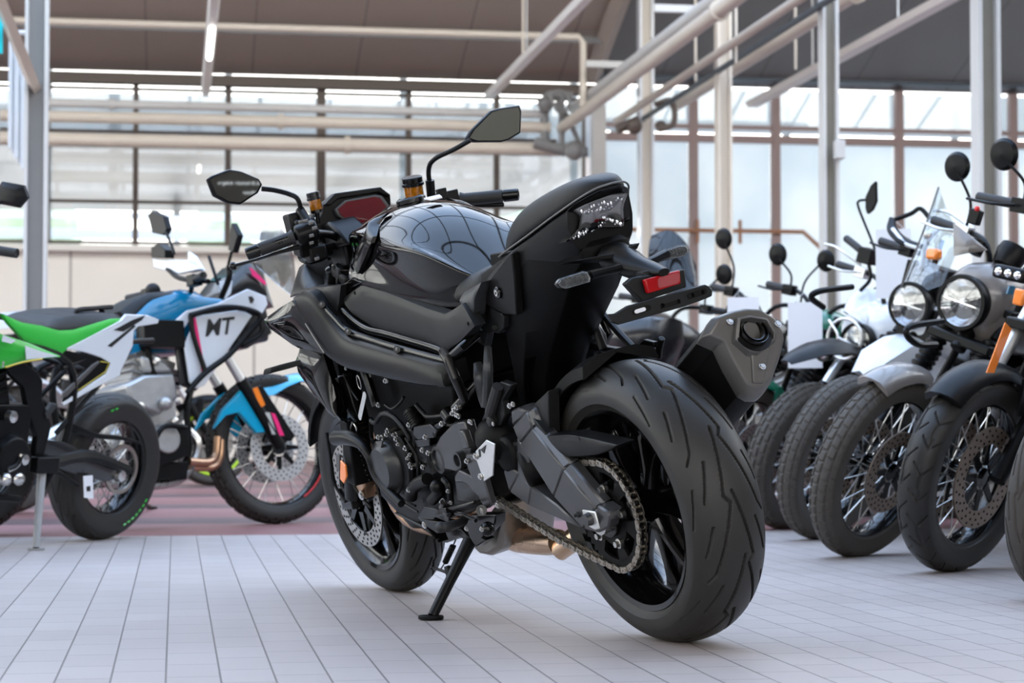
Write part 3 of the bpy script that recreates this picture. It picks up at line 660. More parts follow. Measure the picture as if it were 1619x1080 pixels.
b = MB(); b.lathe([(.055, -.098), (.11, -.098), (.11, -.103), (.055, -.103)], (0, 0, 0), (0, 1, 0), n=48, closed=True); P(b, 'brake_disc', 'disc', parent=rim_r)
# chain
front_c = V((.575, 0, .078)); rf_ = .044; rr_ = .1205
pts = []
for k in range(0, 41): a = rad(96 + 175 * k / 40); pts.append(V((-math.sin(a - rad(90)) * 0 + rr_ * math.cos(a), 0, rr_ * math.sin(a))))
for k in range(0, 13): a = rad(-85 + 175 * k / 12); pts.append(front_c + V((rf_ * math.cos(a), 0, rf_ * math.sin(a))))
low = V((.55, 0, .023)) 
loop = pts[:41] + [V((.12, 0, -.097)), V((.25, 0, -.068)), V((.40, 0, -.022))] + pts[41:]
loop.append(loop[0]); L = resample(loop, 221); b = MB()
for i in range(110):
    p = (L[2 * i] + L[2 * i + 1]) / 2 if False else L[2 * i]; q = L[(2 * i + 2) % 220]; d = (q - p); Ln = d.length; d.normalize(); nn = V((0, 1, 0)).cross(d)
    yo = .0065 if i % 2 else .0095
    for s in (-1, 1):
        pl = []
        for e, cc in ((p, -1), (q, 1)):
            for t in (-90, -45, 0, 45, 90) if cc > 0 else (90, 135, 180, 225, 270): pl.append(e + d * math.cos(rad(t)) * .0068 + nn * math.sin(rad(t)) * .0068 * 1.0)
        pl = pl[:5] + pl[5:]; b.prism([x + V((0, .120 + s * yo - .0009, 0)) for x in pl], (0, .0018, 0))
    b.cyl(p + V((0, .120 - .012, 0)), p + V((0, .120 + .012, 0)), .0036, n=6)
P(b, 'drive_chain', 'chain', sharp=30)
b = MB(); b.lathe([(.0, .112), (.046, .112), (.046, .128), (.0, .128)], front_c, (0, 1, 0), n=24); P(b, 'front_sprocket', 'chain')
# swingarm
b = MB(); yo = .168
def beam(b, pa, pb, th=.045): b.prism(pa + list(reversed(pb)), (0, -th, 0))
top = T('c5', yo, (175, 222, .155), (208, 230, .155), (225, 285, .158), (330, 420), (440, 558), (478, 585)); bot = T('c5', yo, (145, 236, .155), (150, 290, .155), (175, 350, .158), (290, 530), (390, 640), (440, 655))
top2 = [t_ + (b_ - t_).normalized() * .016 for t_, b_ in zip(top, bot)]
for i in range(5):
    b.prism([top2[i], top2[i + 1], bot[i + 1], bot[i]], (0, -.045, 0)); q4 = [top[i] + V((0, -.016, 0)), top[i + 1] + V((0, -.016, 0)), top2[i + 1], top2[i]]; b.prism(q4, (0, -.026, 0))
l1 = T('c5', .158, (125, 418), (170, 450), (215, 495), (300, 558, yo)); l2 = T('c5', .158, (120, 445), (140, 515), (205, 562), (390, 642, yo))
for i in range(3): b.prism([l1[i], l1[i + 1], l2[i + 1], l2[i]], (0, -.045, 0))
b.prism(T('c5', .158, (165, 325), (205, 385), (210, 500), (168, 450)), (0, -.04, 0))
b.prism(T('c5', yo, (440, 558), (478, 583), (484, 605), (478, 636), (440, 655), (415, 640)), (0, -.03, 0))
P(b, 'swingarm', 'arm', .004, seg=1)
P(b.mirrored(), 'swingarm', 'arm', .004, seg=1)
b = MB(); b.cyl((.36, .16, .14), (.36, -.16, .14), .045); b.cyl((.30, .15, .10), (.22, 0, .13), .05); b.box((.30, 0, .12), (.10, .30, .10)); b.ball(T('c5', .13, (110, 330))[0], .06); P(b, 'swingarm_bridge', 'matte', .01)
b = MB(); b.prism(T('c5', yo + .003, (388, 575), (432, 582), (448, 640), (432, 645), (400, 625)), (0, -.006, 0)); P(b, 'chain_adjuster', 'alu', .002)
ax = T('c5', yo + .004, (415, 606))[0]
b = MB(); b.lathe([(.003, .012), (.013, .012), (.015, .0), (.007, -.002)], ax, (0, 1, 0), n=20); b.bolt(T('c5', yo, (378, 590))[0], r=.005, h=.014); P(b, 'axle_nut', 'arm')
b = MB(); b.cyl((0, -.18, 0), (0, .17, 0), .012); b.lathe([(.0, .135), (.034, .135), (.034, .155), (.0, .155)], (0, 0, 0), (0, 1, 0), n=28); P(b, 'rear_axle', 'steel')
# chain guard
b = MB(); b.ribbon(T('c5', .150, (268, 322), (345, 318), (420, 332), (510, 354)), T('c5', .150, (272, 350), (300, 398), (440, 388), (490, 368)), bulge=.004, thick=.045, n=14, m=4, smooth=False); gd = P(b, 'chain_guard', 'satin', .003)
b = MB(); b.prism(T('e3', .153, (1020, 720), (1150, 700), (1180, 760), (1040, 770)), (0, -.001, 0)); P(b, 'sticker', 'panel', parent=gd)
b = MB(); b.prism(T('e3', .155, (850, 800), (920, 770), (1000, 860), (980, 890), (920, 910)), (0, -.03, 0)); b.bolt(T('e3', .156, (905, 835))[0]); P(b, 'guard_mount', 'frame', .002)
# hugger
b = MB(); rings = []
for k in range(13):
    a = rad(26 + 60 * k / 12); r = .330
    rings.append([V((math.cos(a) * (r + dr), y, math.sin(a) * (r + dr))) for y, dr in ((.100, -.03), (.093, -.004), (.05, .012), (0, .014), (-.05, .012), (-.093, -.004), (-.100, -.03), (-.096, -.032), (0, .006), (.096, -.032))])
b.loft(rings); hg = P(b, 'rear_hugger', 'matte')
b = MB(); b.ribbon(T('e3', .128, (745, 455), (820, 385), (898, 312)), T('e3', .135, (740, 560), (800, 640), (908, 690)), bulge=.004, thick=.03, n=8, m=4, smooth=False); b.prism(T('e3', .150, (770, 545), (880, 680), (850, 790), (710, 620)), (0, -.025, 0)); P(b, 'hugger_side', 'panel', .002)
# --- frame tubes
b = MB(); b.tube(T('c3', .172, (500, 205, .15), (520, 250), (580, 310), (660, 362), (760, 385), (900, 425), (1040, 468), (1085, 492), (1110, 530)), .0115, n=12)
b.tube(T('c3', .212, (1085, 492, .19), (1108, 530), (1150, 630), (1205, 755, .18)), .0125, n=12, smooth=False)
b.tube(T('c3', .190, (1108, 540, .205), (1190, 465), (1275, 395, .14)), .011, n=12, smooth=False)
b.tube(T('c3', .172, (1155, 812), (1215, 745), (1290, 660, .14)), .013, n=12, smooth=False)
b.tube(T('c3', .150, (500, 215), (520, 330), (640, 620), (700, 800)), .012, n=10)
b.tube(T('c3', .10, (470, 190), (500, 300), (560, 500)), .022, n=10)
both(b, 'frame', 'frame')
b = MB()
for q in ((1150, 815), (1165, 850), (1180, 800), (1140, 840)): b.bolt(T('c3', .18, q)[0], r=.005, h=.008)
b.bolt(T('c3', .183, (1108, 520))[0], r=.004)
P(b, 'frame_bolt', 'steel')
# --- fuel tank
st = [  # x, centre top, crease half width, crease z, low half width, low z
    (1.06, .690, .10, .665, .13, .60), (1.02, .728, .125, .692, .155, .590), (.96, .748, .140, .706, .168, .583), (.88, .753, .150, .690, .170, .565),
    (.79, .748, .156, .664, .168, .545), (.70, .728, .157, .650, .165, .525), (.62, .690, .152, .638, .158, .508), (.56, .645, .142, .618, .148, .494),
    (.51, .600, .124, .590, .134, .488), (.465, .560, .098, .556, .112, .490), (.43, .535, .06, .528, .08, .49)]
def tank_ring(x, zt, yc, zc, yb, zb):
    h = [(0, zt), (yc * .34, zt - .004 - (zt - zc) * .03), (yc * .62, zt - .010 - (zt - zc) * .18), (yc * .84, zt - .012 - (zt - zc) * .48), (yc * .965, zc + .012), (yc + .001, zc), (yc * .985, zc - .014), (yc * .93 + yb * .03, zc * .62 + zb * .38), (yb * .93, zc * .3 + zb * .7), (yb * .98, zb + .004), (yb * .95, zb - .025), (yb * .6, zb - .04), (0, zb - .05)]
    return [V((x, y, z)) for y, z in h] + [V((x, -y, z)) for y, z in reversed(h[1:-1])]
b = MB(); b.loft([tank_ring(*s_) for s_ in st]); tk = P(b, 'fuel_tank', 'gloss', subsurf=2, sharp=180)
b = MB(); b.lathe([(.0, .004), (.034, .004), (.038, .0), (.038, -.01), (.0, -.01)], (.86, 0, .757), (0.02, 0, 1), n=28)
for k in range(5): b.bolt((.86 + .028 * math.cos(k * 1.256), .028 * math.sin(k * 1.256), .760), ax=(0, 0, 1), r=.003, h=.003)
P(b, 'fuel_cap', 'frame')
q = T('c1', .02, (1150, 528))[0]; b = MB(); b.prism([(.752, .016, .749), (.752, -.028, .749), (.728, -.022, .742), (.728, .010, .742)], (0, 0, .0035)); P(b, 'tank_sticker', 'paper')
# tank front shroud and knee panels
b = MB(); b.ribbon(T('c1', .150, (900, 575, .10), (850, 600, .13), (830, 650), (790, 740), (775, 820)), T('c1', .165, (935, 560, .09), (885, 610, .12), (862, 690), (835, 760), (795, 850)), bulge=.006, thick=.012, n=14, m=4); both(b, 'tank_front_panel', 'frame')
b = MB(); b.ribbon(T('c3', .168, (505, 192), (560, 150), (620, 112), (760, 152), (1000, 248), (1092, 276), (1150, 245), (1190, 215)), T('c3', .178, (512, 205), (560, 270), (680, 348), (900, 408), (1045, 452), (1095, 492), (1180, 430), (1262, 345)), bulge=.005, thick=.03, smooth=False, n=40, pw=.3); both(b, 'knee_panel', 'panel', .002)
b = MB(); b.ribbon(T('e5', .150, (128, 272), (160, 210), (300, 130)), T('e5', .158, (150, 315), (240, 410), (252, 240)), bulge=.006, thick=.03, n=8, smooth=False); both(b, 'seat_side_cover', 'grey', .002)
b = MB()
for q in ((580, 155), (1225, 330)): b.bolt(T('c3', .184, q)[0], r=.004, h=.003)
P(b, 'panel_screw', 'matte')
b = MB(); b.prism(T('c3', .168, (500, 180), (475, 130), (560, 70), (625, 95), (560, 130)), (0, -.02, 0)); both(b, 'tank_bracket', 'gloss', .003)
# --- air duct
du = T('c3', .205, (228, 185, .215), (290, 145, .215), (345, 165, .215), (400, 235, .212), (470, 310), (550, 390), (700, 440), (900, 500), (1105, 552, .195)); dl = T('c3', .215, (232, 210), (290, 330), (350, 430), (410, 500), (530, 580), (700, 625), (900, 670), (1080, 692), (1135, 672, .195))
b = MB(); b.ribbon(du, dl, bulge=.020, thick=.05, n=44, m=12, pw=.34); both(b, 'air_duct', 'satin')
b = MB(); b.tube(T('c3', .205, (330, 158), (390, 215), (465, 295), (545, 372), (700, 428), (830, 468), (1100, 540, .195)), .0075, n=8); both(b, 'duct_rail', 'frame')
b = MB()
for q in ((390, 222), (540, 375), (820, 476)): b.cut(); b.cyl(T('c3', .20, q)[0], T('c3', .218, q)[0], .009, n=10)
P(b, 'duct_clip', 'frame')
b = MB()
for q in ((390, 222), (540, 375), (820, 476), (530, 585), (765, 655), (355, 460)): b.bolt(T('c3', .219, q)[0], r=.0038, h=.004)
P(b, 'duct_screw', 'steel')
# dark airbox core behind ducts
b = MB(); b.prism(T('c3', .15, (480, 200), (1100, 450), (1120, 690), (700, 640), (450, 420)), (0, -.30, 0)); P(b, 'airbox', 'deep', .01)
# --- front side fairing
b = MB(); b.ribbon(T('c3', .228, (62, 305), (150, 240), (228, 195)), T('c3', .228, (80, 345), (250, 470), (405, 500)), bulge=.012, thick=.012, n=12, smooth=False); fp = both(b, 'front_fairing', 'gloss', .002)
b = MB(); b.tube(T('c3', .243, (118, 330), (180, 320), (175, 335), (140, 335), (150, 300), (118, 318)), .0016, n=5, smooth=False); P(b, 'fairing_emblem', 'muffler', parent=None or BK)
b = MB(); b.tube(T('c3', .235, (300, 330), (350, 410), (408, 498)), .003, n=6); P(b, 'fairing_edge', 'muffler')
b = MB(); b.ribbon(T('c3', .185, (225, 165), (300, 128), (500, 112)), T('c3', .185, (345, 165), (400, 230), (480, 290)), bulge=.006, thick=.02, n=10, smooth=False); both(b, 'front_cover', 'panel', .002)
b = MB(); b.ribbon(T('e4', .15, (700, 640, .12), (790, 570, .10), (880, 610, .08)), T('e4', .17, (610, 940), (760, 860), (890, 820, .14)), bulge=.008, thick=.02, n=10, smooth=False); b.prism(T('e4', .06, (900, 640), (1200, 600), (1240, 800), (900, 840)), (0, -.12, 0)); both(b, 'upper_cowl', 'satin', .002)
# radiator shroud, winglet, radiator
b = MB(); b.ribbon(T('g1', .19, (275, 530), (400, 572), (425, 660), (490, 860), (535, 965)), T('g1', .205, (243, 612), (262, 690), (335, 790), (445, 925), (530, 967)), bulge=.016, thick=.02, n=18, smooth=False); both(b, 'radiator_shroud', 'gloss', .002)
b = MB(); b.ribbon(T('g1', .18, (270, 525), (405, 560)), T('g1', .19, (250, 610), (415, 655)), bulge=.006, thick=.02, n=8, smooth=False); both(b, 'shroud_top', 'satin')
b = MB(); b.loft([[p, p + V((-.06, 0, .004))] + [q + V((-.06, 0, .004)), q] for p, q in zip(T('g1', .2, (246, 612, .20), (150, 636, .23), (62, 662, .26)), T('g1', .2, (246, 645, .205), (150, 672, .235), (54, 697, .265)))]); both(b, 'winglet', 'deep', .003)
b = MB(); b.box((1.30, 0, .21), (.05, .28, .36), Matrix.Rotation(rad(-14), 3, 'Y')); P(b, 'radiator', 'matte', .005)
b = MB()
for k in range(26): b.box((1.272 + .0036 * k * 0 - .0 + (k * .0135 - .17) * .25 + .0, 0, .05 + k * .0135), (.004, .27, .002))
P(b, 'radiator_fins', 'frame')
b = MB(); b.tube(T('g1', .17, (480, 705), (500, 820), (550, 910), (590, 970)), .010, n=8); b.tube(T('g1', .16, (515, 690), (560, 780), (600, 840)), .004, n=6); b.prism(T('g1', .16, (455, 700), (520, 700), (600, 960), (540, 960)), (0, -.02, 0)); P(b, 'radiator_bracket', 'frame', .002)
# --- engine
b = MB()
core = T('e1', .145, (330, 520), (600, 380), (1000, 330), (1230, 380), (1330, 700), (1340, 1079), (1000, 1200), (700, 1300), (420, 1000))
b.prism(core, (0, -.29, 0)); en = P(b, 'engine', 'darkeng', .02)
b = MB(); hd = T('e1', .13, (160, -40), (620, -60), (1000, 60), (1020, 400), (600, 560), (330, 540)); b.prism([V((p.x, p.y - .02, p.z)) for p in hd], (0, -.22, 0)); P(b, 'cylinder_head', 'deep', .012)
def disc_at(c, y, q, prof, m, name, parent=None, n=40, ax=(0, 1, 0)):
    o = T(c, y, q)[0]; b = MB(); b.lathe(prof, o, ax, n=n); return P(b, name, m, parent=parent or BK)
disc_at('e1', .155, (590, 700), [(.088, -.03), (.088, .004), (.080, .012), (.0, .012)], 'darkeng', 'generator_base', en)
disc_at('e1', .165, (520, 740), [(.075, -.02), (.075, .004), (.070, .014), (.052, .030), (.0, .031)], 'cover', 'generator_cover', en)
b = MB(); cc = T('e1', .17, (585, 705))[0]
for k in range(8):
    a = rad(-75 + 34 * k); p = cc + V((-math.cos(a) * .084, .0, math.sin(a) * .084)); b.cut(); b.cyl(p - V((0, .02, 0)), p + V((0, .004, 0)), .0075, n=10); b.cyl(p + V((0, .003, 0)), p + V((0, .009, 0)), .0042, .0036, n=6)
P(b, 'cover_bolt', 'steel', parent=en)
disc_at('e1', .16, (960, 680), [(.040, -.03), (.040, 0), (.034, .010), (.026, .012), (.024, .006), (.0, .006)], 'cover', 'sprocket_cover', en)
disc_at('e1', .185, (1100, 690), [(.021, -.04), (.021, .003), (.015, .003), (.014, -.006), (.0, -.006)], 'cover', 'swingarm_pivot', en)
b = MB(); b.prism(T('e1', .170, (905, 570), (945, 490), (1060, 370), (1150, 357), (1215, 590), (1165, 740), (1085, 790), (990, 770), (920, 680)), (0, -.03, 0)); b.prism(T('e1', .182, (1100, 430), (1140, 440), (1190, 590), (1150, 600)), (0, -.02, 0)); P(b, 'rear_engine_cover', 'arm', .004, parent=en)
b = MB(); b.prism(T('e1', .183, (1165, 640), (1240, 640), (1290, 760), (1380, 1060), (1330, 1110), (1280, 1020), (1170, 720)), (0, -.018, 0)); b.prism(T('e1', .175, (1068, 830), (1105, 775), (1200, 815), (1270, 900), (1300, 990), (1270, 1000), (1180, 900), (1140, 880), (1080, 880)), (0, -.02, 0)); rs = P(b, 'footrest_bracket', 'arm', .003)
b = MB(); b.prism(T('e1', .160, (1068, 830), (1250, 900), (1310, 1000), (1250, 1060), (1090, 1040)), (0, -.03, 0)); P(b, 'lower_bracket', 'cover', .004)
b = MB(); b.prism(T('e1', .200, (1242, 660), (1252, 610), (1340, 516), (1412, 552), (1395, 822), (1322, 872), (1290, 780), (1262, 700)), (0, -.004, 0)); hl = P(b, 'heel_guard', 'alu', .0015)
b = MB(); b.prism(T('e1', .2015, (1292, 600), (1338, 560), (1322, 630)), (0, -.001, 0)); b.prism(T('e1', .2015, (1275, 600), (1288, 595), (1292, 660), (1280, 665)), (0, -.001, 0)); P(b, 'heel_guard_slot', 'ink', parent=hl)
b = MB()
for q in ((1255, 655), (1297, 828)): b.bolt(T('e1', .201, q)[0], r=.006, h=.006)
P(b, 'guard_bolt', 'steel', parent=hl)
b = MB()
for q in ((1185, 695), (970, 375), (690, 385), (830, 490), (500, 465), (430, 490), (580, 505), (855, 625), (805, 600), (810, 745), (690, 940), (430, 215), (490, 10), (1080, 260), (1115, 310), (1100, 235)): b.bolt(T('e1', .186, q)[0], r=.0052, h=.008)
for q in ((970, 1040), (1045, 1050), (1025, 950), (560, 470), (600, 550), (700, 640), (680, 670), (700, 720)): b.bolt(T('e1', .18, q)[0], r=.004, h=.008)
P(b, 'engine_bolt', 'steel', parent=en)
b = MB(); b.tube(T('e1', .19, (60, 500), (180, 500), (280, 555), (350, 660), (390, 790), (460, 900), (620, 1060)), [.021, .02, .015, .013, .012, .011, .011], n=12)
b.tube(T('e1', .175, (700, 1010), (712, 940), (760, 885), (840, 850)), .016, n=12); b.tube(T('e1', .165, (930, 915), (940, 960), (880, 1030)), .015, n=12); b.ball(T('e1', .17, (925, 915))[0], .019)
b.tube(T('e1', .17, (360, 350), (395, 368), (455, 292), (540, 310), (620, 390), (680, 480), (690, 520)), .0065, n=10)
b.tube(T('e1', .155, (745, 215), (800, 280), (850, 315), (990, 305)), .006, n=10); b.tube(T('e1', .15, (480, 215), (540, 250), (600, 210), (640, 150)), .004, n=8); b.tube(T('e1', .14, (360, 330), (365, 500), (400, 560)), .006, n=8)
b.tube(T('e1', .17, (660, 500), (720, 600), (760, 720), (765, 860)), .005, n=8); b.tube(T('e1', .165, (570, 960), (640, 1030), (740, 1079)), .003, n=6); b.tube(T('e1', .168, (540, 975), (640, 1060), (760, 1130)), .003, n=6)
b.tube(T('e1', .165, (980, 850), (1020, 900), (1035, 1000), (1040, 1060)), .009, n=8); b.tube(T('e1', .16, (870, 640), (880, 700), (920, 800)), .012, n=8)
P(b, 'coolant_hose', 'satin')
b = MB(); p0, p1 = T('e1', .15, (695, 265), (765, 400)); b.cyl(p0, p1, .020, n=16)
for k in range(6): q = p0.lerp(p1, .15 + .14 * k); b.cyl(q, q.lerp(p1, .05), .0222, n=16)
P(b, 'throttle_boot', 'satin')
b = MB(); b.prism(T('e1', .175, (720, 400), (860, 380), (920, 440), (900, 500), (760, 520), (715, 470)), (0, -.03, 0)); b.prism(T('e1', .165, (730, 510), (850, 500), (860, 570), (750, 590)), (0, -.03, 0)); b.prism(T('e1', .17, (870, 400), (970, 350), (1000, 380), (920, 440)), (0, -.01, 0)); b.cyl(*T('e1', .165, (1000, 270), (1050, 340)), .018); P(b, 'throttle_body', 'frame', .003)
b = MB(); b.tube(T('e1', .18, (200, 370), (185, 430), (200, 480), (230, 470), (235, 420), (215, 380)), .0022, n=6, closed=True); b.cyl(T('e1', .188, (185, 480))[0], T('e1', .188, (200, 540))[0], .017); P(b, 'hose_clamp', 'steel')
b = MB(); b.prism(T('e1', .188, (395, 530), (455, 525), (440, 600)), (0, -.004, 0)); P(b, 'cover_emblem', 'muffler', parent=en)
M['collector'] = mat('warm_grey_steel', (0.26, 0.24, 0.22), 0.38, metal=0.9, noise=0.15, nscale=14)
# sump, cat box, exhaust
b = MB(); b.prism(T('e2', .09, (640, 520), (800, 500), (900, 640), (780, 600), (650, 650)), (0, -.18, 0)); P(b, 'sump', 'cover', .008)
b = MB(); b.prism(T('e2', .10, (1095, 300), (1165, 308), (1140, 560), (1130, 700), (1040, 757), (955, 740), (890, 680), (960, 480)), (0, -.16, 0)); cbx = P(b, 'exhaust_collector', 'collector', .012)
b = MB(); q = T('e2', .03, (1130, 580), (1215, 585), (1240, 590), (1300, 600), (1420, 612), (1540, 622), (1640, 632)); b.tube(q, [.022, .022, .033, .036, .036, .035, .030], n=24, smooth=False); ep = P(b, 'exhaust_pipe', 'bronze', sharp=50)
b = MB(); b.tube([(.45, .03, -.13), (.36, -.02, -.08), (.26, -.09, .02), (.16, -.14, .10)], .028, n=16); P(b, 'exhaust_link', 'bronze', parent=ep)
b = MB(); b.tube(T('e2', .14, (250, 380), (300, 400), (420, 455), (540, 520), (600, 610)), [.005, .010, .012, .012, .006], n=8, flat=.4); b.prism(T('e2', .13, (250, 372), (420, 410), (560, 500), (610, 640), (560, 580), (440, 500), (300, 420)), (0, -.03, 0)); P(b, 'belly_pan', 'satin', .003)
b = MB()
for k in range(4):
    y = -.075 + .05 * k; b.tube([(1.22, y, .20), (1.27, y, .08), (1.20, y, -.06), (1.05, y * .8, -.10), (.85, y * .5, -.10)], .019, n=12)
P(b, 'header_pipe', 'header')
# shift linkage and foot peg
b = MB(); b.tube(T('e2', .20, (680, 345), (800, 325), (925, 290)), .005, n=8, smooth=False); b.cyl(*T('e2', .2, (640, 340), (700, 350)), .009); b.cyl(T('e2', .19, (978, 362))[0], T('e2', .215, (978, 362))[0], .013)
b.tube(T('e2', .2, (620, 375), (660, 355), (700, 400)), .007); b.tube(T('e2', .19, (760, 385), (830, 400), (930, 450)), .005); b.cyl(T('e2', .2, (650, 335))[0], T('e2', .215, (650, 290))[0], .007); P(b, 'gear_linkage', 'frame')
b = MB(); b.bolt(T('e2', .215, (978, 362))[0], r=.008, h=.006); b.bolt(T('e2', .21, (655, 285))[0], r=.006, h=.005); b.bolt(T('e2', .2, (985, 520))[0], r=.005); b.bolt(T('e2', .2, (855, 515))[0], r=.005); b.bolt(T('e2', .2, (1120, 318))[0], r=.005); b.bolt(T('e2', .2, (495, 485))[0], r=.007); P(b, 'linkage_bolt', 'steel')
b = MB(); b.tube(T('e2', .17, (630, 505, .27), (700, 500, .25), (830, 455, .17)), [.012, .013, .010], n=12); b.ball(T('e2', .27, (632, 505))[0], .014); P(b, 'foot_peg', 'grip')
b = MB(); b.prism(T('e2', .17, (488, 322), (620, 362), (560, 440), (430, 430)), (0, -.004, 0)); b.prism(T('e2', .175, (610, 365), (700, 410), (700, 470), (560, 410)), (0, -.004, 0)); b.prism(T('e2', .16, (430, 425), (560, 450), (720, 470), (700, 540), (600, 560), (480, 480)), (0, -.03, 0)); P(b, 'gear_lever_mount', 'frame', .002)
b = MB(); b.prism(T('e2', .15, (900, 400), (1100, 400), (1090, 480), (980, 600), (1010, 620), (930, 680), (880, 600), (830, 480)), (0, -.03, 0)); b.ball(T('e2', .17, (1030, 520))[0], .018); P(b, 'stand_bracket', 'frame', .004)
# side stand, foot flat on the tiles
gf = A.G(684, 974, .010); tp = T('e2', .135, (880, 620))[0]
up_l = A.Mi @ V((0, 0, 1)); ux = A.Mi @ RT; uy = up_l.cross(ux)
b = MB(); b.tube([tp, tp.lerp(gf, .55), gf], [.018, .0135, .0125], n=14, smooth=False); ss = P(b, 'side_stand', 'satin')
b = MB(); rings = []
for hh, sc in ((-.0085, .92), (-.006, 1), (0, 1), (.002, .92)): rings.append([gf + up_l * hh + (ux * (.031 * math.cos(t) - .004) + uy * .022 * math.sin(t)) * sc for t in np.linspace(0, 2 * PI, 20, endpoint=False)])
b.loft(rings); P(b, 'stand_foot', 'matte', parent=ss)
b = MB(); s0, s1 = T('e2', .15, (735, 665), (670, 805)); a, u, w = axis_basis(s1 - s0); LN = (s1 - s0).length
b.tube([s0 + a * LN * t + (u * math.cos(t * 2 * PI * 13) + w * math.sin(t * 2 * PI * 13)) * .0065 for t in np.linspace(0, 1, 13 * 9)], .0019, n=5, smooth=False)
b.tube([s0 - a * .03, s0], .002, n=5); b.tube(T('e2', .15, (668, 805), (630, 865)), .0018, n=5); P(b, 'stand_spring', 'satin', parent=ss)
b = MB(); b.tube(T('e2', .15, (558, 850), (640, 875), (700, 900)), .0045, n=8, smooth=False); b.ball(T('e2', .15, (560, 850))[0], .0065); b.box(T('e2', .155, (705, 895))[0], (.02, .015, .035)); P(b, 'stand_tang', 'satin', .002, parent=ss)
# --- tail
so = []
for (x, w, zt, zb) in ((.335, .045, .598, .570), (.30, .070, .632, .575), (.25, .086, .664, .588), (.19, .098, .688, .603), (.12, .096, .705, .622), (.03, .086, .720, .646), (-.03, .076, .7265, .664), (-.075, .056, .722, .680), (-.105, .025, .708, .690)):
    hm = (zt - zb)
    so.append([V((x, y * w, zb + hm * z)) for y, z in ((0, 1), (.45, .985), (.75, .88), (.93, .6), (1, .25), (.97, 0), (0, -.05), (-.97, 0), (-1, .25), (-.93, .6), (-.75, .88), (-.45, .985))])
b = MB(); b.loft(so); P(b, 'pillion_seat', 'seat', subsurf=2, sharp=180)
so = []
for (x, w, zt, zb) in ((.62, .10, .545, .47), (.52, .125, .555, .48), (.42, .13, .565, .49), (.35, .105, .585, .50)):
    so.append([V((x, y * w, zb + (zt - zb) * z)) for y, z in ((0, 1), (.5, 1), (.85, .85), (1, .4), (.95, 0), (0, 0), (-.95, 0), (-1, .4), (-.85, .85), (-.5, 1))])
b = MB(); b.loft(so); P(b, 'rider_seat', 'seat', subsurf=2, sharp=180)
so = []
for (x, w, zt, zb) in ((.345, .118, .562, .48), (.28, .116, .578, .49), (.21, .112, .596, .505), (.12, .103, .620, .525), (.03, .092, .646, .545), (-.02, .083, .660, .565), (-.032, .080, .664, .575), (-.040, .077, .667, .656), (-.06, .068, .675, .669), (-.085, .050, .684, .678), (-.105, .025, .692, .687)):
    hm = zt - zb
    so.append([V((x, y * w, zb + hm * z)) for y, z in ((0, 1.0), (.9, 1.0), (1, .93), (1.04, .55), (.93, .15), (.8, 0), (0, -.05), (-.8, 0), (-.93, .15), (-1.04, .55), (-1, .93), (-.9, 1.0))])
b = MB(); b.loft(so); P(b, 'tail_cowl', 'satin', sharp=30, bevel=.003)
b = MB(); b.tube([(.25, .112, .590), (.21, .113, .600), (.12, .104, .624), (.03, .093, .650), (-.03, .081, .668), (-.075, .062, .684), (-.105, .034, .696), (-.115, 0, .699)], .0024, n=8); both(b, 'seat_trim', 'muffler')
b = MB(); b.prism(T('c2', -.066, (762, 130), (790, 138), (806, 170), (816, 300), (795, 332), (765, 335)), (0, .02, 0)); P(b, 'tail_end_panel', 'gloss', .003)
# tail lamp
CR['L'] = (860, 300, 10.79)
def LP(pts, dx=0.0): return [p + V((dx, 0, 0)) for p in T('L', 0, *[(x, y, .068 - .0001207 * (x - 475) + (.012 * (y - 500) / 365 if x < 700 and y > 500 else 0)) for x, y in pts])]
lo_ = [(475, 350), (620, 270), (850, 180), (1080, 100), (1370, 65), (1300, 250), (1285, 350), (1305, 550), (1290, 630), (1170, 645), (930, 640), (750, 725), (600, 800), (390, 865), (560, 670), (605, 440)]
cn = (950, 430)
b = MB(); b.prism(LP([((x - cn[0]) * 1.06 + cn[0], (y - cn[1]) * 1.07 + cn[1]) for x, y in lo_], -.004), (.03, 0, 0)); P(b, 'lamp_housing', 'gloss')
b = MB(); b.prism(LP(lo_, -.016), (.004, 0, 0)); tl = P(b, 'tail_light', 'lens', label='clear lens over chromed reflectors')
b = MB(); b.prism(LP([((x - cn[0]) * .97 + cn[0], (y - cn[1]) * .97 + cn[1]) for x, y in lo_], -.0065), (.002, 0, 0)); P(b, 'lamp_backplate', 'muffler', parent=tl)
for strip in ([(560, 350), (850, 190), (1330, 110), (1200, 270), (1080, 370), (800, 430), (690, 430)], [(420, 850), (650, 640), (960, 430), (1150, 440), (1290, 600), (1250, 640), (950, 630), (600, 780)]):
    b = MB(); b.prism(LP(strip, -.009), (.003, 0, 0)); P(b, 'lamp_band', 'shade_black', parent=tl)
rg = random.Random(5); b = MB()
for (x0, y0, x1, y1, w0) in ((600, 360, 1290, 160, 60), (640, 390, 1100, 290, 40), (470, 820, 980, 480, 30), (560, 780, 1050, 540, 50), (980, 480, 1250, 600, 60)):
    for t in np.linspace(0, 1, 13): b.ball(LP([(x0 + (x1 - x0) * t + rg.uniform(-15, 15), y0 + (y1 - y0) * t + rg.uniform(-w0, w0) * .5)], -.010)[0], rg.uniform(.0022, .004), n=6, m=4, sc=(.7, 1, rg.uniform(.7, 1.5)))
P(b, 'lamp_reflector', 'reflector', parent=tl, sharp=20)
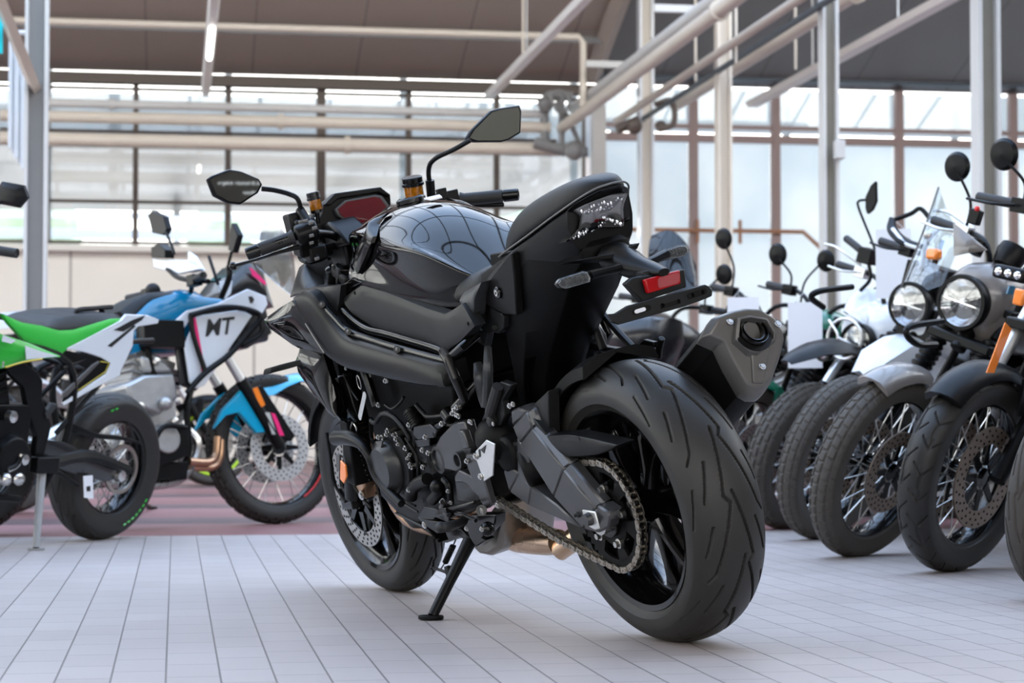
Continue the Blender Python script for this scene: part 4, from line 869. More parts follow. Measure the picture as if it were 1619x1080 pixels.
# side cover with the lock
b = MB(); b.ribbon(T('c2', .120, (222, 470), (130, 560), (62, 655), (38, 700)), T('c2', .124, (228, 560), (236, 690), (240, 785), (160, 780)), bulge=.004, thick=.03, n=14, smooth=False)
both(b, 'lock_panel', 'satin', .002)
b = MB(); b.prism(T('c2', .128, (205, 480), (60, 670), (45, 705), (75, 715), (120, 755), (180, 785), (242, 788), (232, 600), (216, 478)), (0, -.02, 0)); both(b, 'seat_cover_panel', 'satin', .003)
lk = T('c2', .130, (150, 675))[0]; b = MB(); b.lathe([(.014, -.004), (.014, .002), (.012, .004), (.0, .004)], lk, (0, 1, 0), n=24); lo = P(b, 'seat_lock', 'gloss')
b = MB(); b.lathe([(.0075, .003), (.0075, .006), (.0, .006)], lk, (0, 1, 0), n=20); P(b, 'lock_barrel', 'steel', parent=lo)
b = MB(); b.box(lk + V((0, .0065, 0)), (.007, .001, .002), Matrix.Rotation(rad(40), 3, 'Y')); P(b, 'keyhole', 'ink', parent=lo)
# subframe castings
b = MB(); b.prism(T('e5', .122, (370, 310), (440, 350), (472, 400), (470, 490), (430, 532), (400, 520), (350, 530), (330, 632), (212, 562), (262, 480), (300, 500), (340, 440), (368, 400)), (0, -.018, 0)); both(b, 'subframe_plate', 'panel', .003)
b = MB(); b.prism(T('e5', .118, (260, 245), (300, 250), (368, 310), (362, 400), (330, 450), (300, 495), (245, 380)), (0, -.05, 0)); b.ball(T('e5', .12, (300, 350))[0], .018, sc=(1, .6, 1.6)); b.cyl(T('e5', .125, (405, 480))[0], T('e5', .128, (405, 480))[0], .008); b.cyl(T('e5', .12, (292, 580))[0], T('e5', .1235, (292, 580))[0], .007); P(b, 'subframe_cavity', 'matte', .003)
b = MB(); b.tube(T('e3', .155, (385, -60, .135), (385, 120), (382, 300), (376, 440)), [.009, .012, .013, .013], n=10); b.tube(T('e3', .15, (295, 75, .14), (318, 200), (345, 340), (374, 445)), [.010, .016, .015, .013], n=10, flat=.6); both(b, 'pillion_peg_bracket', 'grey', .001)
b = MB(); b.tube(T('e3', .165, (470, 275), (440, 380), (405, 500)), .013, n=10); P(b, 'pillion_peg', 'grip')
P(b.mirrored(), 'pillion_peg', 'grip')
b = MB(); b.prism(T('e3', .155, (440, 270), (490, 233), (582, 266), (500, 400), (530, 520), (490, 610), (380, 620), (330, 560), (360, 490)), (0, -.02, 0)); b.lathe([(.016, -.01), (.016, .006), (.010, .009), (.0, .009)], T('e3', .165, (418, 572))[0], (0, 1, 0), n=6); both(b, 'peg_mount', 'panel', .003)
b = MB(); b.bolt(T('e3', .176, (432, 595))[0], r=.004, h=.003); b.bolt(T('e3', .16, (575, 440))[0], r=.005); b.bolt(T('e3', .16, (605, 425))[0], r=.005); b.bolt(T('e3', .16, (235, 575))[0], r=.005); b.bolt(T('e3', .16, (250, 580))[0], r=.005); P(b, 'peg_bolt', 'steel')
# undertray
so = []
for z, x, w, xf, wf in ((.598, -.025, .066, .30, .108), (.575, -.042, .060, .30, .110), (.55, -.040, .062, .31, .112), (.52, .005, .072, .31, .112), (.47, .06, .070, .31, .108), (.41, .135, .062, .32, .104), (.35, .21, .055, .33, .100), (.29, .27, .050, .34, .098), (.22, .30, .05, .34, .098)):
    h = [(xf, wf), ((x + xf) / 2, wf * .98), (x + .05, w + .018), (x + .012, w), (x, w * .6)]
    so.append([V((a_, y_, z)) for a_, y_ in h] + [V((a_, -y_, z)) for a_, y_ in reversed(h)])
b = MB(); b.loft(so); P(b, 'undertray', 'deep', .003)
# number plate carrier
def bar2(c, x, pts, r): return [TX(c, x, p)[0] for p in pts]
b = MB(); arm = [(V((-.06, 0, .545)), .045, .030), (V((-.10, 0, .530)), .040, .030), (V((-.135, 0, .515)), .034, .026), (V((-.165, -.005, .508)), .026, .02), (V((-.20, -.008, .500)), .022, .015), (V((-.225, -.008, .497)), .014, .008)]
rings = []
for c, wy, hz in arm: rings.append([c + V((0, wy * math.cos(t), hz * math.sin(t))) for t in np.linspace(0, 2 * PI, 14, endpoint=False)])
b.loft(rings); pc = P(b, 'plate_arm', 'satin', sharp=50)
b = MB(); l0 = TX('e6', -.10, (430, 462), (420, 500), (150, 516)); b.prism(l0, (.05, 0, -.004)); r0_ = TX('e6', -.10, (500, 432), (588, 400), (570, 440), (520, 445)); b.prism(r0_, (.05, 0, 0)); P(b, 'arm_fin', 'satin', .002, parent=pc)
def indicator(outl, inner, x, stalk, nm):
    b = MB(); b.prism(TX('e6', x, *outl), (.016, 0, 0)); r = P(b, 'turn_signal', 'frame', .003)
    cen = sum((V((p[0], p[1], 0)) for p in outl), V((0, 0, 0))) / len(outl)
    inn = [((p[0] - cen.x) * .92 + cen.x, (p[1] - cen.y) * .88 + cen.y) for p in outl]
    b = MB(); b.prism(TX('e6', x - .004, *inn), (.003, 0, 0)); P(b, 'signal_lens', 'lens', .001, parent=r)
    b = MB(); b.prism(TX('e6', x - .001, *inn), (.001, 0, 0)); P(b, 'signal_bowl', 'reflector', parent=r)
    b = MB(); n_ = 6
    for k in range(n_):
        t = (k + .5) / n_; q = (inner[0][0] * (1 - t) + inner[1][0] * t, inner[0][1] * (1 - t) + inner[1][1] * t); b.cut(); b.ball(TX('e6', x - .001, q)[0], .0062, n=8, m=5, sc=(.5, .8, 1.2))
    P(b, 'signal_diode', 'bezel', parent=r)
    b = MB(); b.tube(stalk, [.013, .012, .014], n=10, smooth=False, flat=.8); P(b, 'signal_stalk', 'satin', parent=r)
    return r
indicator([(80, 650), (105, 618), (240, 572), (272, 576), (292, 612), (286, 640), (130, 687), (100, 677)], ((110, 648), (268, 606)), -.125, TX('e6', -.12, (280, 600), (350, 580)) + [V((-.12, .02, .522))], 'l')
indicator([(700, 462), (830, 415), (872, 415), (892, 450), (862, 480), (800, 496), (700, 520)], ((760, 470), (870, 440)), -.125, [V((-.13, -.02, .515)), V((-.13, -.05, .520)), V((-.125, -.085, .525))], 'r')
b = MB(); b.prism(TX('e6', -.205, (500, 650), (545, 612), (620, 600), (860, 560), (872, 672), (600, 762)), (.02, 0, 0)); b.prism(TX('e6', -.20, (600, 575), (745, 550), (760, 600), (620, 640)), (.03, 0, 0)); pb = P(b, 'plate_bracket', 'panel', .003)
b = MB(); b.prism(TX('e6', -.222, (615, 625), (830, 566), (838, 650), (640, 710)), (.014, 0, 0)); rf = P(b, 'rear_reflector', 'red', .003, label='red rear reflector')
b = MB(); b.prism(TX('e6', -.2235, (695, 628), (705, 612), (818, 582), (828, 592), (828, 634), (815, 648), (710, 676), (698, 668)), (.002, 0, 0)); P(b, 'reflector_grid', 'red2', parent=rf)
ph = [(395, 835), (440, 832), (515, 785), (690, 735), (985, 655), (1012, 668), (1030, 695), (1026, 726), (990, 742), (860, 790), (462, 900), (420, 885)]
b = MB(); b.prism(TX('e6', -.228, *ph), (.012, 0, 0)); pl = P(b, 'plate_holder', 'panel', .002)
b = MB()
def slot(p0, p1, wd):
    out = []; dx, dy = p1[0] - p0[0], p1[1] - p0[1]; l = math.hypot(dx, dy); dx /= l; dy /= l
    for t in np.linspace(-90, 90, 6): out.append((p1[0] + wd * (dx * math.cos(rad(t)) - dy * math.sin(rad(t))), p1[1] + wd * (dy * math.cos(rad(t)) + dx * math.sin(rad(t)))))
    for t in np.linspace(90, 270, 6): out.append((p0[0] + wd * (dx * math.cos(rad(t)) - dy * math.sin(rad(t))), p0[1] + wd * (dy * math.cos(rad(t)) + dx * math.sin(rad(t)))))
    return out
for s_ in (((560, 822), (635, 798), 20), ((893, 725), (975, 697), 19)): b.prism(TX('e6', -.2295, *slot(*s_)), (.002, 0, 0))
b.prism(TX('e6', -.2295, (712, 780), (830, 745), (835, 770), (715, 806)), (.002, 0, 0)); P(b, 'plate_slot', 'frame', parent=pl)
b = MB(); b.prism(TX('e6', -.2305, *slot((565, 820), (610, 806), 12)), (.001, 0, 0)); P(b, 'slot_gap', 'paper', parent=pl)
b = MB()
for q in ((723, 782), (820, 757), (905, 720), (965, 702)): b.cut(); b.cyl(TX('e6', -.2305, q)[0], TX('e6', -.226, q)[0], .0045, n=12)
P(b, 'plate_hole_shade', 'shade_black', parent=pl)  # short black cylinders painted for the shade in the plate holes
# struts to the silencer hanger
b = MB(); b.tube(T('c2', -.08, (655, 760), (760, 880), (850, 975)), .011, n=6, smooth=False, flat=.6); b.tube(T('c2', -.06, (620, 810), (650, 880), (680, 960)), .012, n=6, smooth=False, flat=.6); b.tube(T('c2', -.08, (540, 915), (700, 960), (860, 985)), .015, n=6, smooth=False, flat=.6)
b.prism(T('c2', -.13, (850, 940), (880, 912), (930, 925), (935, 950), (900, 985), (885, 960), (860, 985)), (0, -.012, 0)); b.tube(T('c2', -.14, (972, 905), (960, 950), (955, 1000)), .0085, n=8, smooth=False); P(b, 'silencer_hanger', 'satin', .002)
# silencer
xc = -.20
cap = [(105, 410), (140, 347), (200, 325), (245, 316), (292, 318), (345, 350), (372, 395), (378, 418), (366, 470), (335, 560), (315, 590), (300, 604), (268, 604), (240, 588), (190, 500), (160, 435)]
C0 = TX('h3', xc, *cap); cen = sum(C0, V()) / len(C0)
D = V((.40, .05, -.235)); b = MB()
body = [[cen + (p - cen) * s_ + D * t + V((-.0, 0, 0)) for p in C0] for t, s_ in ((.05, 1.0), (.35, 1.0), (.70, .92), (.92, .70), (1.0, .45))]
b.loft(body); sl = P(b, 'silencer', 'matte', .003, sharp=30)
b = MB(); b.loft([[p + D * .06 for p in C0], [cen + (p - cen) * 1.02 + D * .045 for p in C0], [cen + (p - cen) * 1.02 for p in C0], [cen + (p - cen) * .90 - D * .035 for p in C0]]); P(b, 'silencer_cap', 'muffler', .003, parent=sl, sharp=25)
hc = TX('h3', xc - .020, (275, 392))[0]
pent = [(222, 348), (262, 340), (322, 350), (352, 400), (350, 420), (292, 466), (262, 462), (215, 420)]
b = MB(); P5 = [p + D * .055 for p in TX('h3', xc - .022, *pent)]; c5_ = sum(P5, V()) / len(P5)
b.loft([[c5_ + (p - c5_) * 1.06 - D * .030 for p in P5], [c5_ + (p - c5_) * 1.0 - D * .065 for p in P5], [c5_ + (p - c5_) * .86 - D * .070 for p in P5], [c5_ + (p - c5_) * .80 - D * .02 for p in P5]], cap=True); P(b, 'cap_recess', 'muffler', .001, parent=sl, sharp=25)
b = MB(); b.loft([[q - D * .0405 for q in TX('h3', xc, *pp)] + [q - D * .075 for q in reversed(TX('h3', xc, *pp))] if False else TX('h3', xc, *pp) for pp in ([(240, 460), (312, 462), (300, 560), (262, 560)],)], cap=False) if False else b.prism([q - D * .033 for q in TX('h3', xc, (248, 455), (306, 458), (318, 470), (296, 580), (262, 578), (258, 500))], -D * .014); P(b, 'cap_rib', 'muffler', .003, parent=sl, sharp=25)
axd = -D.normalized(); b = MB(); b.lathe([(.030, -.03), (.0315, .010), (.0335, .011), (.0345, .006), (.0355, .002), (.0355, -.03)], hc, axd, n=40, closed=True); b.lathe([(.022, -.05), (.0225, .008), (.0255, .009), (.0265, .0), (.0265, -.05)], hc, axd, n=40, closed=True); P(b, 'exhaust_tip', 'frame', parent=sl)
b = MB(); b.lathe([(.0, .0), (.0235, .0), (.0235, -.004), (.0, -.004)], hc + axd * -.046, axd, n=32); P(b, 'tip_shade_disc', 'shade_black', parent=sl)  # black disc set in for the dark depth of the pipe
b = MB(); b.lathe([(.046, -.004), (.046, .0), (.036, .0), (.036, -.004)], hc + axd * .0005, axd, n=32, closed=True); P(b, 'tip_ring', 'matte', parent=sl)
b = MB()
for q in ((186, 372), (347, 380), (290, 527)): b.bolt(TX('h3', xc, q)[0] - D * .036 - D * (.014 if q[0] == 290 else 0), ax=axd, r=.0062, h=.004)
P(b, 'cap_screw', 'steel', parent=sl)
# --- front end
zf = -.017; top_f = V((1.135, 0, .62)); axf = V((1.485, 0, zf)); fd = (top_f - (axf - V((.03, 0, 0)))).normalized()
b = MB()
base = axf - V((.035, 0, 0)); b.cyl(base + V((0, .098, 0)), base + V((0, .098, 0)) + fd * .40, .026, n=20); b.cyl(base + V((0, .098, 0)) + fd * .36, base + V((0, .098, 0)) + fd * .72, .029, n=20); b.box(axf + V((-.012, .098, 0)), (.075, .035, .06)); fk = both(b, 'fork_leg', 'frame', .003)
b = MB(); b.cyl(axf + V((0, -.115, 0)), axf + V((0, .115, 0)), .012); P(b, 'front_axle', 'steel')
b = MB(); b.box(top_f + V((0, 0, -.02)), (.09, .25, .03), Matrix.Rotation(rad(-25), 3, 'Y')); b.box(top_f + V((.07, 0, -.17)), (.09, .25, .04), Matrix.Rotation(rad(-25), 3, 'Y')); b.cyl(top_f + V((-.03, 0, .02)), top_f + V((.06, 0, -.2)), .035); P(b, 'fork_yoke', 'satin', .008)
cp = T('c1', .10, (695, 812))[0]; b = MB(); b.lathe([(.0, .002), (.020, .003), (.027, -.002), (.031, -.006), (.031, -.012), (.029, -.016), (.029, -.06), (.0, -.06)], cp, (-.35, 0, 1), n=32); both(b, 'fork_cap', 'frame')
b = MB()
for s_ in (1, -1):
    for k in range(2): b.bolt(cp + V((0, (-2 * cp.y if s_ < 0 else 0), .004)) + V((.0, .008 - .016 * k, 0)), ax=(-.35, 0, 1), r=.004, h=.003)
P(b, 'fork_cap_bolt', 'steel')
def disc_mesh(c, y, R0, R1, m, parent, name='brake_disc', holes=True, hb=True, off=OFF, F=P):
    b = MB(); b.lathe([(R0, y - .0025), (R1, y - .0025), (R1, y + .0025), (R0, y + .0025)], c, (0, 1, 0), n=56, closed=True); d = F(b, name, m, parent=parent)
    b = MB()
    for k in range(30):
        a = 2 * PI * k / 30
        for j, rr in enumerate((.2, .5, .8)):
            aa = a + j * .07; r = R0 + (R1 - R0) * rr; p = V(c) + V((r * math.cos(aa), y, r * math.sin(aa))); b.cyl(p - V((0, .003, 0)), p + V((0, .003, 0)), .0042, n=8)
    F(b, 'disc_hole_shade', 'shade_black', parent=d)  # black plugs painted in place of shaded drill holes
    b = MB(); s_ = 1 if y > 0 else -1
    for k in range(8):
        a = 2 * PI * k / 8; dd = V((math.cos(a), 0, math.sin(a))); t_ = V((-math.sin(a), 0, math.cos(a))); q = V(c) + V((0, y - .004, 0))
        b.prism([q + dd * (R0 + .004) + t_ * .008, q + dd * .05 + t_ * .014, q + dd * .05 - t_ * .014, q + dd * (R0 + .004) - t_ * .008], (0, .006, 0)); b.cyl(q + dd * (R0 + .002), q + dd * (R0 + .002) + V((0, .008 * 1, 0)), .007, n=10)
    F(b, 'disc_carrier', 'frame', parent=d, sharp=30)
    return d
disc_mesh(axf, .072, .108, .150, 'disc', rim_f); disc_mesh(axf, -.072, .108, .150, 'disc', rim_f)
cl = axf + V((-.125, .085, .065)); b = MB(); b.box(cl, (.06, .05, .12), Matrix.Rotation(rad(-25), 3, 'Y')); b.box(cl + V((.03, .01, 0)), (.03, .03, .09), Matrix.Rotation(rad(-25), 3, 'Y')); cal = both(b, 'brake_caliper', 'header', .008, label='bronze brake caliper')
b = MB(); b.bolt(cl + V((-.01, .028, -.05)), r=.010, h=.008); b.bolt(cl + V((.01, .028, .045)), r=.008, h=.006); b.box(cl + V((.05, -.005, -.02)), (.04, .012, .10), Matrix.Rotation(rad(-25), 3, 'Y')); P(b, 'caliper_bolt', 'steel', parent=cal)
b = MB(); rings = []
for k in range(15):
    a = rad(28 + 118 * k / 14); r = .318
    rings.append([axf + V((math.cos(a) * (r + dr), y, math.sin(a) * (r + dr))) for y, dr in ((.078, -.03), (.072, -.006), (.045, .008), (0, .014), (-.045, .008), (-.072, -.006), (-.078, -.03), (-.074, -.03), (0, .008), (.074, -.03))])
b.loft(rings); b.box(axf + V((-.10, .085, .24)), (.07, .02, .09)); P(b, 'front_fender', 'satin', .002)
b = MB(); b.prism(T('e1', .155, (95, 690), (138, 735), (148, 830), (125, 890), (92, 850)), (0, -.006, 0)); P(b, 'side_reflector', 'amber', .002, label='amber side reflector')
b = MB(); b.prism(T('e1', .150, (58, 640), (90, 645), (88, 780), (62, 770)), (0, -.006, 0)); P(b, 'reflector_bracket', 'muffler', .001)
b = MB(); b.tube(T('c4', .12, (110, 130), (130, 260), (150, 380), (200, 460)), .005, n=6); b.tube(T('c4', .11, (200, 280), (250, 400), (320, 490)), .005, n=6); P(b, 'brake_hose', 'matte')
# head lamp unit and cockpit
b = MB(); b.loft([[V((x, y * w, z0 + z * h)) for y, z in ((0, 1), (.6, .95), (1, .4), (.8, -.5), (0, -1), (-.8, -.5), (-1, .4), (-.6, .95))] for x, w, z0, h in ((1.20, .11, .66, .10), (1.30, .125, .64, .10), (1.38, .11, .61, .085), (1.43, .06, .585, .05))]); P(b, 'headlamp_cowl', 'satin', sharp=40, bevel=.004)
b = MB(); b.prism(TX('c1', 1.165, (575, 660), (630, 560), (636, 512), (690, 470), (905, 437), (952, 472), (955, 520), (890, 610), (760, 690), (650, 710)), (.035, 0, 0)); b.prism(TX('c1', 1.15, (640, 520), (690, 466), (905, 436), (954, 474), (948, 484), (895, 462), (705, 492), (668, 525)), (.03, 0, 0)); dsh = P(b, 'dashboard', 'satin', .003)
dz = [(690, 540), (735, 500), (880, 473), (912, 478), (948, 528), (905, 565), (850, 602), (800, 628), (755, 612), (703, 572)]
b = MB(); b.prism(TX('c1', 1.150, *dz), (.02, 0, 0)); P(b, 'display_bezel', 'bezel', .002, parent=dsh)
dcx, dcy = 820, 550; b = MB(); b.prism(TX('c1', 1.147, *[((x - dcx) * .89 + dcx, (y - dcy) * .86 + dcy) for x, y in dz]), (.003, 0, 0)); P(b, 'display', 'screen', parent=dsh, label='dark red reflecting display')
# handlebar
gl0 = T('c1', .385, (268, 757))[0]; gl1 = T('c1', .26, (500, 672))[0]; gr0 = T('c1', -.375, (1560, 472))[0]; gr1 = T('c1', -.245, (1275, 498))[0]
b = MB(); b.tube([gl0.lerp(gl1, .1), gl1, V((1.09, .14, .715)), V((1.12, .06, .665)), V((1.12, -.06, .665)), V((1.09, -.14, .715)), gr1, gr0.lerp(gr1, .1)], .011, n=12); hb_ = P(b, 'handlebar', 'frame')
def grip(e0, e1):
    b = MB(); n_ = 26; pr = []; Lg = (e1 - e0).length
    for k in range(n_): t = k / (n_ - 1); pr.append((.0165 + (.0009 if k % 2 else 0) + (.003 if t > .95 else 0), Lg * (.27 + .70 * t)))
    b.lathe([(.001, pr[0][1])] + pr + [(.001, pr[-1][1])], e0, e1 - e0, n=20); P(b, 'grip', 'grip', parent=hb_)
    b = MB(); b.lathe([(.006, .006), (.011, 0), (.0155, .001), (.0165, .006), (.0170, Lg * .25), (.001, Lg * .26)], e0, e1 - e0, n=24); P(b, 'bar_end', 'frame', parent=hb_)
grip(gl0, gl1); grip(gr0, gr1)
b = MB(); b.tube([gl1.lerp(gl0, -.02), gl1.lerp(gl0, -.45)], .028, n=8, smooth=False)
sc_ = T('e4', .215, (770, 330))[0]; b.box(sc_ + V((.01, 0, .0)), (.05, .055, .10), Matrix.Rotation(rad(-15), 3, 'Y')); b.box(sc_ + V((.02, .01, .04)), (.05, .05, .05)); b.box(sc_ + V((.01, -.02, -.05)), (.04, .05, .04)); sw = P(b, 'left_switchgear', 'satin', .006)
b = MB()
for q in ((690, 200), (795, 335), (795, 405), (825, 260), (850, 560), (740, 190), (790, 210)): b.cut(); b.box(T('e4', .235, q)[0] + V((-.02, 0, 0)), (.010, .011, .009))
P(b, 'switch_button', 'muffler', .002, parent=sw)
b = MB(); b.box(gr1 + V((.005, .035, .005)), (.05, .06, .05)); b.box(T('c1', -.19, (1195, 470))[0], (.02, .025, .03)); b.tube(T('c1', -.3, (1300, 515, -.26), (1390, 522), (1490, 520, -.345)), .007, n=8); sw2 = P(b, 'right_switchgear', 'satin', .005)
b = MB(); b.tube(T('c1', .33, (205, 812, .40), (300, 785, .36), (420, 748, .31), (520, 720, .26)), [.009, .0065, .0065, .010], n=10, flat=.7); b.ball(T('c1', .40, (205, 812))[0], .011); P(b, 'clutch_lever', 'frame', parent=hb_)
b = MB(); b.tube(T('e4', .2, (700, 480), (720, 560), (800, 590), (900, 570, .15), (960, 540, .12)), .006, n=8); b.tube(T('e4', .2, (840, 570), (880, 520), (940, 480, .13), (1000, 560, .1)), .005, n=8); b.tube(T('e4', .18, (820, 180), (860, 220), (900, 300), (980, 300, .1)), .004, n=8); b.tube(T('e4', .16, (930, 450), (1100, 420, .1), (1180, 400, .06)), .010, n=8); b.prism(T('e4', .17, (700, 500), (760, 470), (800, 560), (725, 575)), (0, -.03, 0)); P(b, 'cockpit_cable', 'matte', .001)
b = MB(); b.box((1.14, 0, .655), (.10, .22, .07)); b.box((1.17, .08, .70), (.06, .06, .08)); b.prism(T('e4', .12, (880, 250), (980, 190), (1080, 280), (1180, 420), (1000, 470), (900, 400)), (0, -.08, 0)); b.ball(T('e4', .1, (1000, 380))[0], .045, sc=(1, .7, 1)); P(b, 'bar_clamp', 'satin', .01)
# mirrors
def mirror(outl, x, stem, base, cen, rad_tilt=0, nm=None):
    b = MB(); o3 = TX('c1', x, *outl); c = sum(o3, V()) / len(o3)
    b.loft([[c + (p - c) * .93 + V((-.004, 0, 0)) for p in o3], [p + V((.002, 0, 0)) for p in o3], [c + (p - c) * .96 + V((.016, 0, 0)) for p in o3], [c + (p - c) * .6 + V((.032, 0, 0)) for p in o3]]); r = P(b, 'rear_view_mirror', 'satin', .002, sharp=30)
    b = MB(); b.prism([c + (p - c) * .885 + V((-.0055, 0, 0)) for p in o3], (.001, 0, 0)); g = P(b, 'mirror_glass', 'mirror', parent=r)
    b = MB(); b.tube(stem, .0065, n=10); b.tube(base, .012, n=10, smooth=False); P(b, 'mirror_stem', 'satin', parent=r)
    return g, c
MGL, MCL = mirror([(80, 400), (100, 385), (185, 352), (245, 362), (330, 398), (346, 425), (325, 465), (240, 521), (180, 515), (112, 480)], 1.045, T('c1', .2, (530, 560, .215), (512, 495, .22), (470, 470, .235), (400, 452, .27), (340, 445, .30)), T('c1', .215, (522, 545), (560, 605)), None)
MGR, MCR = mirror([(1305, 212), (1330, 170), (1425, 75), (1470, 62), (1565, 48), (1574, 75), (1570, 180), (1510, 216), (1480, 225), (1345, 226)], 1.02, T('c1', -.16, (1145, 470, -.15), (1132, 360, -.15), (1160, 305, -.16), (1250, 260, -.2), (1330, 215, -.24)), T('c1', -.15, (1145, 480), (1138, 405)), None)
# brake fluid reservoirs
def reservoir(c0, c1, r, y, nm):
    p0, p1 = T('c1', y, c0, c1); b = MB(); a = p1 - p0; Lr = a.length
    b.lathe([(.0, 0), (r * .7, 0), (r * .85, Lr * .1), (r * .85, Lr * .62), (.0, Lr * .62)], p0, a, n=24); q = P(b, 'fluid_reservoir', 'fluid', label='amber brake fluid cup with a black cap')
    b = MB(); b.lathe([(.0, Lr * .60), (r, Lr * .60), (r, Lr * .72), (r * .92, Lr * .74), (r * .92, Lr * .97), (r * .85, Lr), (.0, Lr)], p0, a, n=16); P(b, 'reservoir_cap', 'frame', parent=q)
    b = MB(); b.lathe([(r * .70, -.004), (r * .88, -.004), (r * .88, .004), (.0, .004)], p0, a, n=20); b.tube([p0, p0 - V((-.01, 0, .03))], .006, n=8); P(b, 'reservoir_base', 'frame', parent=q)
reservoir((1068, 492), (1052, 388), .030, -.12, 'r'); reservoir((603, 552), (582, 462), .019, .165, 'l')
b = MB(); b.tube(T('c1', -.12, (1068, 492), (1080, 520), (1110, 540)), .008, n=8); b.tube(T('c1', .165, (603, 552), (585, 575), (565, 580)), .006, n=8); P(b, 'reservoir_bracket', 'frame')
# hanging tag
b = MB(); tg = T('e1', .196, (303, 132), (262, 322)); d = (tg[1] - tg[0]).normalized(); s_ = V((0, 1, 0)).cross(d); out = []
for k in range(9): t = rad(-90 + 180 * k / 8); out.append(tg[1] + (d * math.cos(t) + s_ * math.sin(t)) * .0085)
for k in range(9): t = rad(90 + 180 * k / 8); out.append(tg[0] + (d * math.cos(t) + s_ * math.sin(t)) * .0085)
kt = thing('key_tag', 'small silver metal tag hanging on a ring from the black motorcycle', 'tag', mw=mw)
b.prism(out, (0, -.0015, 0)); b.build('tag_plate', 'alu', kt, off=OFF, bevel=.0004)
b = MB(); rc = T('e1', .196, (255, 25))[0]; b.tube([rc + V((.010 * math.cos(t), 0, .018 * math.sin(t))) for t in np.linspace(0, 2 * PI, 20, endpoint=False)], .0008, n=5, closed=True, smooth=False); b.build('tag_ring', 'steel', kt, off=OFF)

# sign on the wall behind the camera, seen in the left mirror
nrm = (A.M @ V((-1, 0, 0))).normalized(); mc = A.o + A.M @ MCL; dd = (mc - CAM).normalized(); rr_d = dd - nrm * 2 * dd.dot(nrm)
hit = mc + rr_d * 4.2
SIGN_AT = hit

